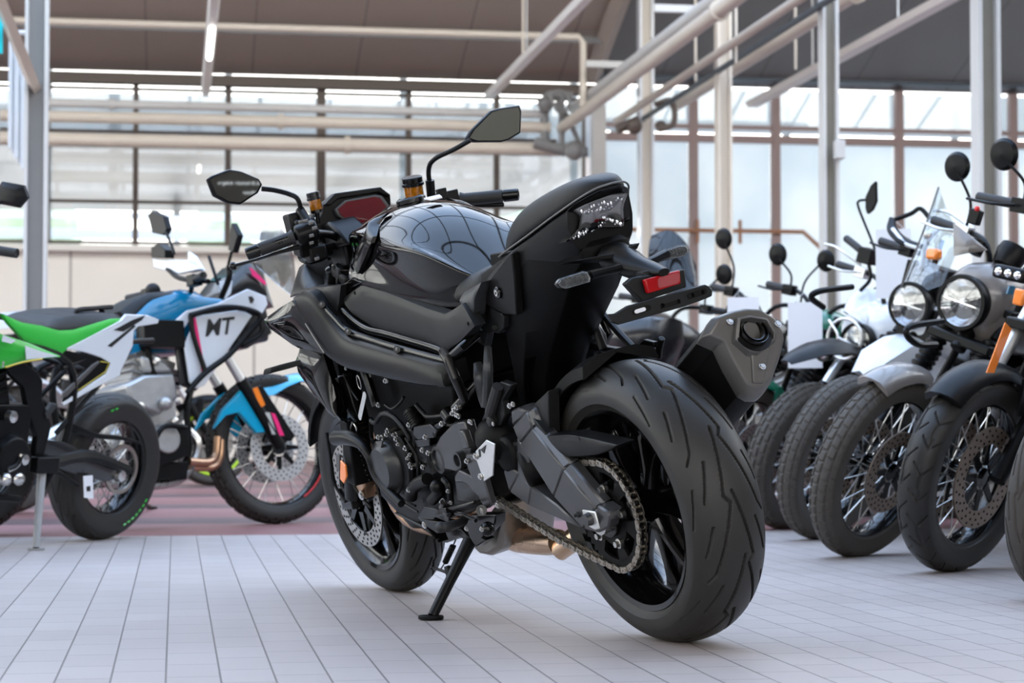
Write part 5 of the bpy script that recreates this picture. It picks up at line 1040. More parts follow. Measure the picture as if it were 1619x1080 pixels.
# ------------------------------------------------------------------ the other motorcycles
CR.update(R4=(1250, 220, 3.176), R5=(1250, 540, 2.843), R6=(1380, 230, 3.272), La=(0, 440, 6.0), Lb=(0, 580, 3.6), Lc=(180, 320, 2.077), H=(1000, 350, 5.142))
def bike(label, px, py, heading, lean, wb=1.42, anchor='front', **o):
    g = WZ(px, py); h = V((math.cos(rad(heading)), math.sin(rad(heading)), 0))
    if anchor == 'front': g = g - h * wb
    F = Frame(g, heading, lean); mw = F.matrix(); R = thing('motorcycle', label, 'motorcycle', mw=mw)
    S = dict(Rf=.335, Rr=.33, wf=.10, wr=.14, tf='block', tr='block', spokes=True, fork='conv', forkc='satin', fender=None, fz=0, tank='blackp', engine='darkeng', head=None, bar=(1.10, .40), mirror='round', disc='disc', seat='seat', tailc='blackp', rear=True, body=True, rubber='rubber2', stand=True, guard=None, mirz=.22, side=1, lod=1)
    S.update(o); s = S
    Rf, Rr = s['Rf'], s['Rr']; ax = V((wb, 0, Rf)); ra = V((0, 0, Rr)); dl = V((-.42, 0, .66)).normalized()
    hx = ax + dl * .72
    def B(b, name, m, bevel=0, parent=None, **k): return b.build(name, m, parent or R, bevel=bevel, **k)
    def wheel(name, c, Rt, w, pat, dr, sides):
        rb = Rt - w * .78 if s['spokes'] else .222
        gr = {'block': block_groove(52, 4, .0055), 'zag': zag_groove(24, .005), 'road': seg_groove(ZIG, 8, .004), 'knob': block_groove(38, 5, .008, zig=.05)}[pat]
        b = MB(); b.lathe([(rb + .006, w * .36), (rb - .012, w * .34), (rb - .022, w * .12), (rb - .022, -w * .12), (rb - .012, -w * .34), (rb + .006, -w * .36), (rb, 0)], c, (0, 1, 0), n=56, closed=True)
        b.lathe([(.001, .06), (.032, .06), (.032, .045), (.022, .04), (.022, -.04), (.032, -.045), (.032, -.06), (.001, -.06)], c, (0, 1, 0), n=18)
        if not s['spokes']:
            for k in range(6):
                a = 2 * PI * k / 6; d = V((math.cos(a), 0, math.sin(a))); t = V((-math.sin(a), 0, math.cos(a)))
                b.loft([[c + d * r + t * ww + V((0, hh, 0)), c + d * r - t * ww + V((0, hh, 0)), c + d * r - t * ww - V((0, hh, 0)), c + d * r + t * ww - V((0, hh, 0))] for r, ww, hh in ((.03, .018, .03), (rb - .02, .012, .018))])
        r = B(b, name, s.get('rimc', 'rim'))
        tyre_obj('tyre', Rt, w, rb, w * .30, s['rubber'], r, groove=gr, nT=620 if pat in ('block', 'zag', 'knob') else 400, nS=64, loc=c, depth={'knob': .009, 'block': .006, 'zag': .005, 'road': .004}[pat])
        if s['spokes']:
            b = MB()
            for k in range(32):
                sd = 1 if k % 2 else -1; a = 2 * PI * k / 32; a2 = a + (.55 if (k // 2) % 2 else -.55)
                b.tube([c + V((math.cos(a2) * .03, sd * .05, math.sin(a2) * .03)), c + V((math.cos(a) * (rb - .018), sd * .006, math.sin(a) * (rb - .018)))], .0024, n=5, smooth=False)
            B(b, 'spokes', 'steel', parent=r)
        for sd in sides: disc_mesh(c, sd * .062, dr * .62, dr, s['disc'], r, off=(0, 0, 0), F=lambda b_, n_, m_, bevel=0, parent=None, **k: b_.build(n_, m_, parent, **k)) if False else simple_disc(c, sd * .062, dr, s['disc'], r)
        return r
    def simple_disc(c, y, dr, m, r):
        b = MB(); b.lathe([(dr * .66, y - .003), (dr, y - .003), (dr, y + .003), (dr * .66, y + .003)], c, (0, 1, 0), n=44, closed=True); d = B(b, 'brake_disc', m, parent=r)
        b = MB(); sg = 1 if y > 0 else -1
        for k in range(8):
            a = 2 * PI * k / 8; e = V((math.cos(a), 0, math.sin(a))); t = V((-math.sin(a), 0, math.cos(a))); q = V(c) + V((0, y - sg * .006, 0)); b.prism([q + e * dr * .68 + t * .008, q + e * .04 + t * .014, q + e * .04 - t * .014, q + e * dr * .68 - t * .008], (0, .006, 0))
        B(b, 'disc_carrier', 'satin', parent=d)
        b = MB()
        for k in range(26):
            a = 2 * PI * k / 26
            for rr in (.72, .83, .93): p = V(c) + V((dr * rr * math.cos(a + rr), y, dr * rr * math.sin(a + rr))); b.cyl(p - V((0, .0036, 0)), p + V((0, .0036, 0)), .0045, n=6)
        B(b, 'drilling_shade', 'shade_black', parent=d)  # dark plugs stand for the shade in the drillings
    wheel('front_wheel', ax, Rf, s['wf'], s['tf'], s.get('dr', .15), (1, -1))
    if s['rear']: wheel('rear_wheel', ra, Rr, s['wr'], s['tr'], .11, (-1,))
    # fork
    for y in (.10, -.10):
        b = MB(); a0 = ax + V((-.02, y, 0)); 
        if s['fork'] == 'gaiter':
            b.cyl(a0, a0 + dl * .34, .027, n=14); prof = [(.001, 0)]
            for k in range(25): prof.append((.036 if k % 2 else .028, .30 + k * .012))
            b.lathe(prof + [(.001, .60)], a0, dl, n=16); b.cyl(a0 + dl * .6, a0 + dl * .80, .021, n=14)
            B(b, 'fork_leg', 'satin')
        else:
            b.cyl(a0, a0 + dl * .36, .028, n=14); b.mat(1); b.cyl(a0 + dl * .36, a0 + dl * .80, .0215, n=16); B(b, 'fork_leg', [s['forkc'], s.get('tubec', 'alu')])
    b = MB(); b.box(hx, (.07, .26, .03)); b.box(hx - dl * .16, (.07, .26, .035)); b.cyl(hx - dl * .2, hx + dl * .02, .03); B(b, 'fork_yoke', 'satin', .006)
    if s['stand']:
        b = MB(); gl = F.Mi @ (V(((F.M @ V((.62, .27, 0)) + F.o).x, (F.M @ V((.62, .27, 0)) + F.o).y, .012)) - F.o); b.tube([V((.68, .12, .25)), gl], .012, n=8, smooth=False); u_ = F.Mi @ V((0, 0, 1)); e1_ = F.Mi @ RT; e2_ = u_.cross(e1_)
        b.loft([[gl + u_ * hh + e1_ * .03 * math.cos(t) + e2_ * .02 * math.sin(t) for t in np.linspace(0, 2 * PI, 10, endpoint=False)] for hh in (-.008, .0)]); B(b, 'side_stand', 'satin')
    b = MB(); ea, eb, ec, ed = wb - .40, .60, .22, .50
    b.box((.78, 0, .42), (.34, .26, .28)); b.box((.84, 0, .64), (.20, .22, .24), Matrix.Rotation(rad(18), 3, 'Y')); b.lathe([(.0, .16), (.08, .16), (.10, .12), (.10, -.12), (.08, -.16), (.0, -.16)], (.70, 0, .36), (0, 1, 0), n=20); b.lathe([(.0, .17), (.06, .17), (.075, .13), (.075, -.13), (.06, -.17), (.0, -.17)], (.88, 0, .38), (0, 1, 0), n=20)
    for k in range(5): b.box((.86, 0, .58 + .035 * k), (.26, .25, .010), Matrix.Rotation(rad(18), 3, 'Y'))
    en = B(b, 'engine', s['engine'], .008)
    b = MB(); sg = s['side']
    for (x, z, r) in ((.66, .36, .02), (.92, .46, .016), (.80, .30, .015), (.84, .72, .018), (.75, .52, .022)): b.cut(); b.lathe([(.0, .01), (r, .006), (r, -.02), (.0, -.02)], (x, .165 * sg, z), (0, sg, 0), n=12)
    B(b, 'engine_cap', 'steel', parent=en)
    b = MB(); hd = V((wb - .36, 0, .86))
    for y in (.11, -.11):
        b.tube([hd + V((0, y * .3, .02)), V((.85, y, .80)), V((.42, y, .72)), V((.38, y, .45)), V((.48, y, .24))], .016, n=8); b.tube([hd + V((.02, y * .3, -.08)), V((1.02, y, .55)), V((.98, y, .26)), V((.60, y, .20))], .015, n=8); b.tube([V((.45, y, .70)), V((.10, y * .9, .80)), V((-.10, y * .8, .82))], .011, n=8); b.tube([V((.44, y, .45)), V((.05, y * .9, .78))], .010, n=8)
        b.tube([V((.48, y * 1.1, .34)), V((.25, y * 1.1, .36)), V((0, y * 1.1, Rr))], [.03, .026, .02], n=8)
    B(b, 'frame', s.get('framec', 'satin'))
    b = MB(); b.tube([V((1.0, -.07, .46)), V((1.08, -.08, .36)), V((.95, -.10, .20)), V((.6, -.13, .20)), V((.3, -.17, .32))], .021, n=10); b.tube([V((.3, -.17, .32)), V((-.12, -.19, .46))], [.045, .05], n=14, smooth=False); B(b, 'exhaust', s.get('exh', 'steel'))
    if s['body']:
        so = []
        for x, w, zt, zb in ((wb - .30, .06, .98, .86), (wb - .36, .12, 1.03, .80), (.92, .155, 1.05, .78), (.80, .155, 1.02, .78), (.68, .13, .95, .78), (.60, .09, .89, .80)):
            so.append([V((x, y * w, zb + (zt - zb) * z)) for y, z in ((0, 1), (.5, .97), (.85, .8), (1, .45), (.9, .1), (.5, 0), (-.5, 0), (-.9, .1), (-1, .45), (-.85, .8), (-.5, .97))])
        b = MB(); b.loft(so); B(b, 'fuel_tank', s['tank'], subsurf=2, sharp=180)
        so = []
        for x, w, zt, zb in ((.66, .08, .90, .82), (.55, .13, .88, .79), (.38, .145, .865, .79), (.18, .13, .90, .82), (-.02, .11, .93, .84), (-.14, .07, .93, .87)):
            so.append([V((x, y * w, zb + (zt - zb) * z)) for y, z in ((0, 1), (.6, .98), (.92, .8), (1, .3), (.9, 0), (-.9, 0), (-1, .3), (-.92, .8), (-.6, .98))])
        b = MB(); b.loft(so); B(b, 'seat', s['seat'], subsurf=1, sharp=180)
        b = MB(); b.prism([(.60, .11, .78), (.30, .115, .74), (.30, .115, .55), (.52, .12, .52)], (0, -.23, 0)); b.prism([(.25, .09, .82), (-.16, .06, .88), (-.26, .05, .80), (-.1, .08, .76), (.2, .1, .72)], (0, -.15, 0)); B(b, 'side_cover', s['tailc'], .01)
        b = MB(); rings = []
        for k in range(9):
            a = rad(70 + 75 * k / 8); rings.append([ra + V((math.cos(a) * (Rr + .05 + d), y, math.sin(a) * (Rr + .05 + d))) for y, d in ((.08, -.02), (.07, 0), (-.07, 0), (-.08, -.02), (-.07, -.006), (.07, -.006))])
        b.loft(rings); B(b, 'rear_fender', s['tailc'])
        b = MB(); b.box((-.24, 0, .80), (.03, .12, .05)); B(b, 'tail_light', 'red', .006)
    # bars and mirrors
    bz, bw = s['bar']; bx = hx.x - .06; t0 = F.S(*s['bl'], bw) if 'bl' in s else V((bx - .06, bw, bz))
    b = MB(); b.tube([V((bx - .08, bw, bz)), V((bx - .05, bw * .55, bz + .005)), V((bx, .10, bz - .02)), V((bx + .02, 0, hx.z + .04)), V((bx, -.10, bz - .02)), V((bx - .05, -bw * .55, bz + .005)), V((bx - .08, -bw, bz))], .011, n=8); hb = B(b, 'handlebar', s.get('barc', 'satin'))
    for sd in (1, -1):
        b = MB(); b.cyl((bx - .08, bw * sd, bz), (bx - .055, bw * .68 * sd, bz + .002), .0175, n=12); B(b, 'grip', 'grip', parent=hb)
        b = MB(); b.box((bx - .045, bw * .60 * sd, bz), (.05, .06, .05)); b.tube([V((bx + .0, bw * .60 * sd, bz)), V((bx + .03, bw * .75 * sd, bz - .01)), V((bx + .01, bw * .98 * sd, bz - .01))], .006, n=6); B(b, 'brake_lever', s.get('levc', 'satin'), .003, parent=hb)
        if s['mirror']:
            mz = bz + s['mirz']; mp = V((bx - .04, (bw * .60 + .10) * sd, mz)) if 'mpos' not in s else s['mpos'](F, sd)
            b = MB(); b.tube([V((bx - .04, bw * .58 * sd, bz + .01)), V((bx - .03, bw * .60 * sd, (bz + mp.z) / 2)), mp + V((.02, -.02 * sd, -.02))], .0055, n=8)
            if s['mirror'] == 'round': b.lathe([(.0, .0), (.052, 0), (.056, .006), (.045, .020), (.0, .026)], mp, (1, 0, -.1), n=22)
            else: b.loft([[mp + V((dx, y * sc * sd, z * sc)) for y, z in ((-.07, 0), (-.04, .045), (.06, .04), (.085, .0), (.05, -.04), (-.04, -.035))] for dx, sc in ((0, 1), (.012, 1), (.028, .6))])
            mr = B(b, 'rear_view_mirror', 'satin')
            b = MB(); b.lathe([(.0, .0), (.048, 0), (.0, -.001)], mp - V((.0012, 0, 0)), (-1, 0, .1), n=20) if s['mirror'] == 'round' else b.prism([mp + V((-.0015, y * .9 * sd, z * .9)) for y, z in ((-.07, 0), (-.04, .045), (.06, .04), (.085, .0), (.05, -.04), (-.04, -.035))], (.001, 0, 0))
            B(b, 'mirror_glass', 'mirror', parent=mr)
    # head lamp
    if s['head']:
        c = F.X(*s['head'][:2], wb - .27); r = s['head'][2]; c.y = max(-.03, min(.03, c.y))
        b = MB(); b.lathe([(.0, -.12), (r * .6, -.11), (r * 1.05, -.05), (r * 1.16, .0), (r * 1.12, .012), (r * .98, .012), (r * .98, -.01), (.0, -.03)], c, (1, 0, -.05), n=32); hl = B(b, 'headlight', s['head'][3])
        b = MB(); b.lathe([(.0, -.035), (r * .45, -.028), (r * .8, -.010), (r * .97, .006), (r * .97, -.012), (.0, -.05)], c, (1, 0, -.05), n=28); B(b, 'headlight_bowl', 'reflector', parent=hl)
        b = MB(); b.lathe([(.0, .018), (r * .6, .014), (r * .98, .006), (r * .98, .002), (.0, .012)], c, (1, 0, -.05), n=28); B(b, 'headlight_lens', 'lens', parent=hl)
        b = MB(); b.box(c + V((.004, 0, 0)), (.012, r * 1.5, .004)); b.ball(c + V((-.01, 0, 0)), r * .22, n=10, m=6); B(b, 'bulb_shield', 'chrome', parent=hl)
    if s['fender']:
        kind, m = s['fender']
        b = MB(); rings = []
        if kind == 'low':
            for k in range(13):
                a = rad(s.get('fsp', (45, 125))[0] + (s.get('fsp', (45, 125))[1] - s.get('fsp', (45, 125))[0]) * k / 12); r = Rf + .03; w = .066
                rings.append([ax + V((math.cos(a) * (r + d), y, math.sin(a) * (r + d))) for y, d in ((w, -.04), (w * .92, -.012), (w * .5, .006), (0, .010), (-w * .5, .006), (-w * .92, -.012), (-w, -.04), (-w * .9, -.04), (0, .004), (w * .9, -.04))])
            b.loft(rings); b.box(ax + V((-.10, .085, Rf - .06)), (.04, .012, .12)); b.box(ax + V((-.10, -.085, Rf - .06)), (.04, .012, .12))
        else:
            zz = s['fz'] or Rf * 2 + .08
            for x, w, z, th in ((wb + .26, .03, zz - .04, .006), (wb + .20, .055, zz - .01, .012), (wb + .08, .075, zz + .03, .02), (wb - .08, .085, zz + .05, .03), (wb - .22, .075, zz + .03, .03), (wb - .30, .05, zz + .0, .02)):
                rings.append([V((x, y * w, z + q * th)) for y, q in ((0, .6), (.6, .4), (1, -.6), (.92, -1.0), (.5, -.1), (0, 0), (-.5, -.1), (-.92, -1.0), (-1, -.6), (-.6, .4))])
            b.loft(rings)
        B(b, 'front_fender', m, sharp=50)
    def sig(c, sz=(.02, .05, .035), m='amber'):
        b = MB(); b.box(c, sz); return B(b, 'turn_signal', m, .008)
    return R, F, B, s, sig
HD = 217.5
# F: cropped cruiser-like bike with the black fender at the right edge
R, F, B, s, sig = bike('black motorcycle cropped by right edge, bronze brake disc and silver fork tube in front', 1495, 903, HD, 14, tf='zag', wf=.115, Rf=.325, disc='rustdisc', dr=.165, fender=('low', 'satin'), bar=(1.17, .48), mirz=.16, head=None, mirror='round', forkc='satin', tubec='alu', tailc='blackp', rubber='rubber')
b = MB(); b.box(F.S(1612, 470, .16), (.02, .035, .05)); B(b, 'turn_signal', 'amber', .006)
b = MB(); c = F.X(1600, 433, 1.28); b.box(c, (.05, .12, .045)); fl = B(b, 'fog_lamp', 'satin', .01)
b = MB()
for k in (-1, 0, 1): b.cut(); b.ball(c + V((.026, k * .035, 0)), .014, n=10, m=6, sc=(.5, 1, 1))
B(b, 'lamp_diode', 'reflector', parent=fl)
b = MB(); b.prism(F_ := [F.S(x, y, .14) for x, y in ((1560, 590), (1572, 590), (1600, 520), (1590, 510))], (0, -.004, 0)); B(b, 'side_reflector', 'amber', .001)
# G: grey nacelle
R, F, B, s, sig = bike('taupe grey adventure motorcycle with a large round headlight and two raised round mirrors', 1345, 879, HD, 20, tf='block', wf=.105, Rf=.34, disc='rustdisc', fender=('low', 'taupe'), fsp=(58, 104), fork='gaiter', bar=(1.16, .40), tank='taupe', mirror='round', head=(1520, 478, .088, 'satin'), mirz=.22, tailc='taupe', barc='satin', levc='alu')
hc_ = F.X(1520, 478, 1.15); hc_.y = max(-.03, min(.03, hc_.y))
b = MB(); b.loft([[hc_ + V((x, y * w, z * h)) for y, z in ((0, 1.25), (.6, 1.1), (1, .5), (1.05, -.3), (.7, -.95), (0, -1.1), (-.7, -.95), (-1.05, -.3), (-1, .5), (-.6, 1.1))] for x, w, h in ((-.02, .112, .115), (-.10, .13, .125), (-.20, .14, .13), (-.30, .12, .12))]); nc = B(b, 'headlamp_nacelle', 'taupe', sharp=180, subsurf=2)
b = MB(); b.box(hc_ + V((-.08, .125, .09)), (.04, .006, .03)); B(b, 'nacelle_badge', 'blue', parent=nc)
b = MB(); b.lathe([(.0, .03), (.05, .03), (.058, .0), (.05, -.05), (.0, -.05)], hc_ + V((-.18, .03, .20)), (-.4, 0, 1), n=24); b.lathe([(.0, .02), (.028, .02), (.03, -.03), (.0, -.03)], hc_ + V((-.14, -.09, .19)), (-.4, 0, 1), n=18); B(b, 'instrument_pod', 'satin')
b = MB(); b.ribbon([F.X(1507, 352, 1.10), F.X(1540, 378, 1.10), F.X(1560, 395, 1.06)], [F.X(1508, 405, 1.12), F.X(1530, 400, 1.12), F.X(1550, 398, 1.08)], bulge=.01, thick=.005, nrm=(1, 0, 0), n=8, m=4, smooth=False); B(b, 'wind_deflector', 'taupe')
b = MB(); b.tube([F.S(1490, 508, .19), F.S(1440, 516, .19), F.S(1434, 530, .20), F.S(1452, 545, .20), F.S(1480, 545, .19)], .011, n=8); b.cut(); b.tube([V((p.x, -p.y, p.z)) for p in (F.S(1490, 508, .19), F.S(1440, 516, .19), F.S(1434, 530, .20), F.S(1452, 545, .20))], .011, n=8); B(b, 'crash_bar', 'satin')
sig(F.S(1477, 402, .22), (.05, .05, .04)) if False else None
b = MB(); b.box(F.S(1542, 343, .26), (.03, .04, .05)); B(b, 'switchgear', 'satin', .005); b = MB(); b.ball(F.S(1545, 330, .27), .009); B(b, 'stop_switch', 'redp')
# E1: white beak adventure, screen, headlight in profile
R, F, B, s, sig = bike('white adventure motorcycle with a tall clear windscreen and white beak fender, behind the taupe one', 1290, 852, HD, 18, tf='block', wf=.10, Rf=.345, fender=None, fork='gaiter', bar=(1.17, .41), tank='white', tailc='white', mirror=None, head=(1428, 480, .085, 'satin'), disc='rustdisc', rimc='rim')
b = MB(); rings = []
for (p0, p1, dx) in (((1358, 590), (1372, 606), .30), ((1385, 560), (1400, 610), .24), ((1420, 538), (1450, 606), .12), ((1460, 530), (1490, 590), -.02), ((1500, 540), (1530, 580), -.12)):
    a = F.S(*p0, 0); c = F.S(*p1, 0); w = .05 + (.05 if dx < .25 else 0); rings.append([a + V((0, 0, .01)), a + V((0, w * .7, -.005)), c + V((.0, w, .02)), c + V((0, w * .8, .0)), c + V((0, -w * .8, .0)), c + V((0, -w, .02)), a + V((0, -w * .7, -.005))])
b.loft(rings); B(b, 'front_fender', 'white', sharp=50)
b = MB(); b.ribbon([F.X(1484, 296, .98), F.X(1496, 330, .98), F.X(1520, 380, 1.0)], [F.X(1425, 455, 1.16), F.X(1450, 465, 1.16), F.X(1490, 450, 1.12)], bulge=.02, thick=.004, nrm=(1, 0, .3), n=10, m=6, smooth=False); ws = B(b, 'windscreen', 'screenglass')
b = MB(); b.tube([F.X(1484, 296, .98), F.X(1462, 360, 1.08), F.X(1425, 455, 1.17)], .004, n=6); B(b, 'windscreen_edge', 'muffler', parent=ws)
b = MB(); b.box(F.X(1477, 402, 1.10), (.05, .055, .045), Matrix.Rotation(.2, 3, 'X')); B(b, 'turn_signal', 'amber', .012); b = MB(); b.tube([F.X(1477, 404, 1.09), V((1.07, .03, .95))], .008, n=6); B(b, 'signal_stalk', 'satin')
b = MB(); b.tube([F.X(1410, 345, .98), F.X(1412, 365, 1.03), F.X(1430, 382, 1.06), F.X(1458, 390, 1.06)], [.012, .028, .032, .02], n=10, flat=.5); b.tube([F.X(1412, 348, .96), F.X(1440, 338, .96), F.X(1455, 330, .94), F.X(1470, 345, .94)], .010, n=8); hg_ = B(b, 'hand_guard', 'satin')
b = MB(); b.tube([F.X(1411, 362, 1.05), F.X(1430, 384, 1.08), F.X(1450, 392, 1.08)], .009, n=6); B(b, 'guard_stripe', 'white', parent=hg_)
b = MB(); b.tube([F.X(1476, 333, 1.0), F.X(1500, 336, 1.0), F.X(1530, 356, 1.0), F.X(1540, 360, 1.0)], .007, n=6); B(b, 'silver_lever', 'alu')
b = MB(); b.box(F.X(1470, 450, 1.02), (.14, .18, .16)); b.box(F.X(1460, 510, 1.05), (.12, .16, .14)); b.tube([F.X(1460, 500, 1.1), F.X(1475, 430, 1.05), F.X(1490, 380, 1.0)], .010); b.tube([F.X(1440, 470, 1.1), F.X(1452, 430, 1.1), F.X(1470, 420, 1.06)], .008); B(b, 'cockpit_frame', 'satin', .01)
b = MB(); b.tube([F.X(1455, 425, 1.12), F.X(1465, 385, 1.07), F.X(1490, 355, 1.02)], .009); b.ball(F.X(1467, 372, 1.06), .02); B(b, 'cockpit_bracket', 'steel')
# E2: white faced roadster
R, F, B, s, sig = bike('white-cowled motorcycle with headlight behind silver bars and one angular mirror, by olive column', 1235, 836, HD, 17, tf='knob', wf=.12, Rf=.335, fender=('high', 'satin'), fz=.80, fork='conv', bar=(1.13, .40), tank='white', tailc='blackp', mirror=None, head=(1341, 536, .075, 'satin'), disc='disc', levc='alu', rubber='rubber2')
hc_ = F.X(1341, 536, 1.15)
b = MB(); up_ = [F.X(1336, 492, 1.12), F.X(1345, 470, 1.05), F.X(1365, 456, .98), F.X(1392, 458, .92)]; lo2 = [F.X(1362, 510, 1.14), F.X(1378, 525, 1.10), F.X(1386, 532, 1.06), F.X(1396, 520, 1.0)]
b.ribbon(up_, lo2, bulge=.03, thick=.05, nrm=(.6, .6, .2), n=10, m=6); b.loft([[hc_ + V((x, y * w, z * h + .02)) for y, z in ((0, 1.3), (.7, 1.1), (1, .3), (.8, -.4), (-.8, -.4), (-1, .3), (-.7, 1.1))] for x, w, h in ((-.03, .07, .085), (-.12, .10, .12), (-.26, .11, .13), (-.36, .08, .1))]); B(b, 'headlamp_cowl', 'white', sharp=60)
b = MB(); rr_ = .090
b.tube([hc_ + V((.03, rr_ * math.cos(t), rr_ * math.sin(t))) for t in np.linspace(0, 2 * PI, 20, endpoint=False)], .0075, n=8, closed=True, smooth=False); b.tube([hc_ + V((.035, -.10, .06)), hc_ + V((.05, -.02, .0)), hc_ + V((.035, -.09, -.06))], .006); b.tube([hc_ + V((.05, -.02, .0)), hc_ + V((.035, .085, -.02))], .006); B(b, 'headlight_guard', 'alu')
b = MB(); c = F.X(1302, 558, 1.20); b.lathe([(.0, -.05), (.035, -.04), (.042, .0), (.040, .01), (.034, .01), (.0, -.01)], c, (1, 0, 0), n=20); fg = B(b, 'fog_lamp', 'satin'); b = MB(); b.ball(c, .030, n=12, m=8, sc=(.35, 1, 1)); B(b, 'fog_lens', 'reflector', parent=fg)
b = MB(); b.tube([F.X(1385, 400, .98), F.X(1378, 380, .98), F.X(1358, 330, .98), F.X(1358, 318, .98), F.X(1372, 316, .98)], .006, n=8); m3 = F.X(1381, 313, .98)
b.loft([[m3 + V((dx, (y) * 1.0, z)) for y, z in ((-.018, .05), (-.03, -.005), (-.015, -.055), (.0, -.075), (.02, -.05), (.028, -.01), (.0, .075))] for dx in (0, .02)]); B(b, 'rear_view_mirror', 'satin')
b = MB(); b.tube([F.X(1338, 377, .95), F.X(1352, 388, .98), F.X(1366, 400, 1.0)], .017, n=10); B(b, 'raised_grip', 'grip'); b = MB(); b.box(F.X(1372, 405, 1.0), (.07, .07, .07)); b.tube([F.X(1372, 410, 1.0), F.X(1376, 440, 1.0), F.X(1360, 460, 1.05)], .009); B(b, 'switchgear', 'satin', .008)
b = MB(); b.tube([F.X(1304, 386, 1.0), F.X(1320, 390, 1.02), F.X(1338, 402, 1.03), F.X(1362, 420, 1.0)], .006); B(b, 'silver_lever', 'alu')
b = MB(); b.box(F.S(1252, 818, -.02), (.04, .03, .03)); B(b, 'axle_cap', 'blue', .005)
# dark small bikes further back in the row
R, F, B, s, sig = bike('dark retro motorcycle behind the silencer, with a small upright oval mirror beside a hanging sheet', 1150, 824, HD, 13, tf='block', tank='darkgreen', fork='gaiter', fender=('low', 'darkgreen'), bar=(1.09, .40), mirror='round', mirz=.16, head=(1265, 540, .08, 'satin'))
R, F, B, s, sig = bike('dark motorcycle with a chrome-lit headlamp and tall curved mirror stem behind the silencer tip', 1055, 815, HD, 13, tf='block', tank='blackp', bar=(1.12, .38), mirror='round', mirz=.26, head=(1180, 500, .085, 'satin'), fender=('low', 'satin'), engine='engine')
R, F, B, s, sig = bike('dark touring motorcycle with a wide smoked windscreen behind the number plate bracket', 930, 806, HD, 9, tf='road', spokes=False, tank='blackp', bar=(1.12, .40), mirror='round', mirz=.20, head=None, fender=('low', 'satin'), engine='engine', tailc='pgrey')
b = MB(); b.ribbon([F.X(1030, 372, 1.02), F.X(1060, 364, 1.0), F.X(1085, 385, .98), F.X(1100, 420, .98)], [F.X(1030, 450, 1.15), F.X(1060, 470, 1.18), F.X(1085, 475, 1.15), F.X(1104, 470, 1.1)], bulge=.03, thick=.004, nrm=(1, 0, .3), n=12, m=6, ends=False); B(b, 'windscreen', 'smoke')
b = MB(); b.loft([[V((x, y * w, .93 + z * h)) for y, z in ((0, 1), (.8, .8), (1, 0), (.7, -1), (-.7, -1), (-1, 0), (-.8, .8))] for x, w, h in ((1.36, .05, .05), (1.28, .15, .12), (1.12, .20, .16), (.98, .16, .14))]); B(b, 'front_fairing', 'blackp', sharp=50)
# right edge: only a tyre in view
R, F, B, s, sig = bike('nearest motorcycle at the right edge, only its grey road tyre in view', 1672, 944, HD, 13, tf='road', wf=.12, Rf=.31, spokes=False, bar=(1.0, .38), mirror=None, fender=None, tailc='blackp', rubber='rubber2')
# green enduro at the left
R, F, B, s, sig = bike('green and white supermoto motorcycle at the left edge with a bright green seat side', 152, 853, 232, 8, wb=1.50, anchor='rear', wr=.135, Rr=.298, tr='road', Rf=.30, wf=.11, tf='road', body=False, tank='greenp', fender=('high', 'white'), bar=(1.12, .30), mirror='angular', mirz=.20, rimc='rim', stand=False, framec='satin', rubber='rubber')
def TT(c, y, *p): return T(c, y, *p, F=F)
so = []
b = MB(); b.ribbon(TT('La', .07, (20, 335), (200, 395), (380, 425), (560, 372), (760, 345), (900, 332), (1100, 338), (1150, 375)), TT('La', .105, (35, 345), (200, 420), (400, 455), (560, 500), (700, 492), (900, 432), (1060, 386), (1150, 395)), bulge=.006, thick=.20, n=26, smooth=True); B(b, 'seat', 'seat')
b = MB(); b.ribbon(TT('La', .110, (30, 342), (200, 418), (400, 452), (560, 498), (700, 492), (900, 432), (1060, 386), (1145, 384)), TT('La', .115, (90, 430), (240, 600), (420, 665), (585, 718), (640, 672), (800, 598), (1000, 498), (1150, 408)), bulge=.006, thick=.02, n=26, smooth=False); B(b, 'seat_side', 'green')
tp_ = TT('La', .120, (630, 670), (1150, 400), (1200, 342), (1400, 350), (1510, 390), (1500, 430), (1310, 460), (1272, 500), (1262, 640), (1150, 880), (1140, 925), (900, 1045), (610, 1210), (600, 1180), (900, 985), (1000, 920), (1052, 805), (960, 752), (820, 705))
b = MB(); b.prism(tp_, (0, -.012, 0)); wp = B(b, 'side_panel', 'white', .003)
b = MB(); b.prism(TT('La', .1215, (1080, 492), (1250, 400), (1380, 350), (1350, 395), (1170, 507)), (0, -.001, 0)); b.prism(TT('La', .1215, (1020, 642), (1060, 610), (1270, 445), (1290, 455), (1075, 640), (1060, 655)), (0, -.001, 0)); B(b, 'panel_graphic', 'ink', parent=wp)
b = MB(); b.prism(TT('La', .117, (580, 745), (640, 685), (960, 755), (1052, 805), (1000, 905), (740, 1080), (600, 1180), (640, 1060), (820, 850), (600, 760)), (0, -.01, 0)); B(b, 'panel_insert', 'matte', .002)
b = MB(); b.tube(TT('La', .119, (955, 790), (1035, 802), (1000, 885), (740, 1065)), .0022, n=5, smooth=False); B(b, 'yellow_pinstripe', 'gold')
b = MB(); b.prism(TT('La', .124, (940, 785), (880, 820), (600, 1090), (590, 1140), (640, 1120), (900, 850), (950, 800)), (0, -.008, 0)); B(b, 'panel_strut', 'muffler', .002)
b = MB(); b.ribbon(TT('La', .16, (-120, 480), (60, 545), (250, 605), (420, 675), (570, 735)), TT('La', .17, (-120, 880), (60, 845), (220, 785), (400, 762), (570, 748)), bulge=.01, thick=.02, n=14, smooth=False); gp = B(b, 'tank_shroud', 'greenp')
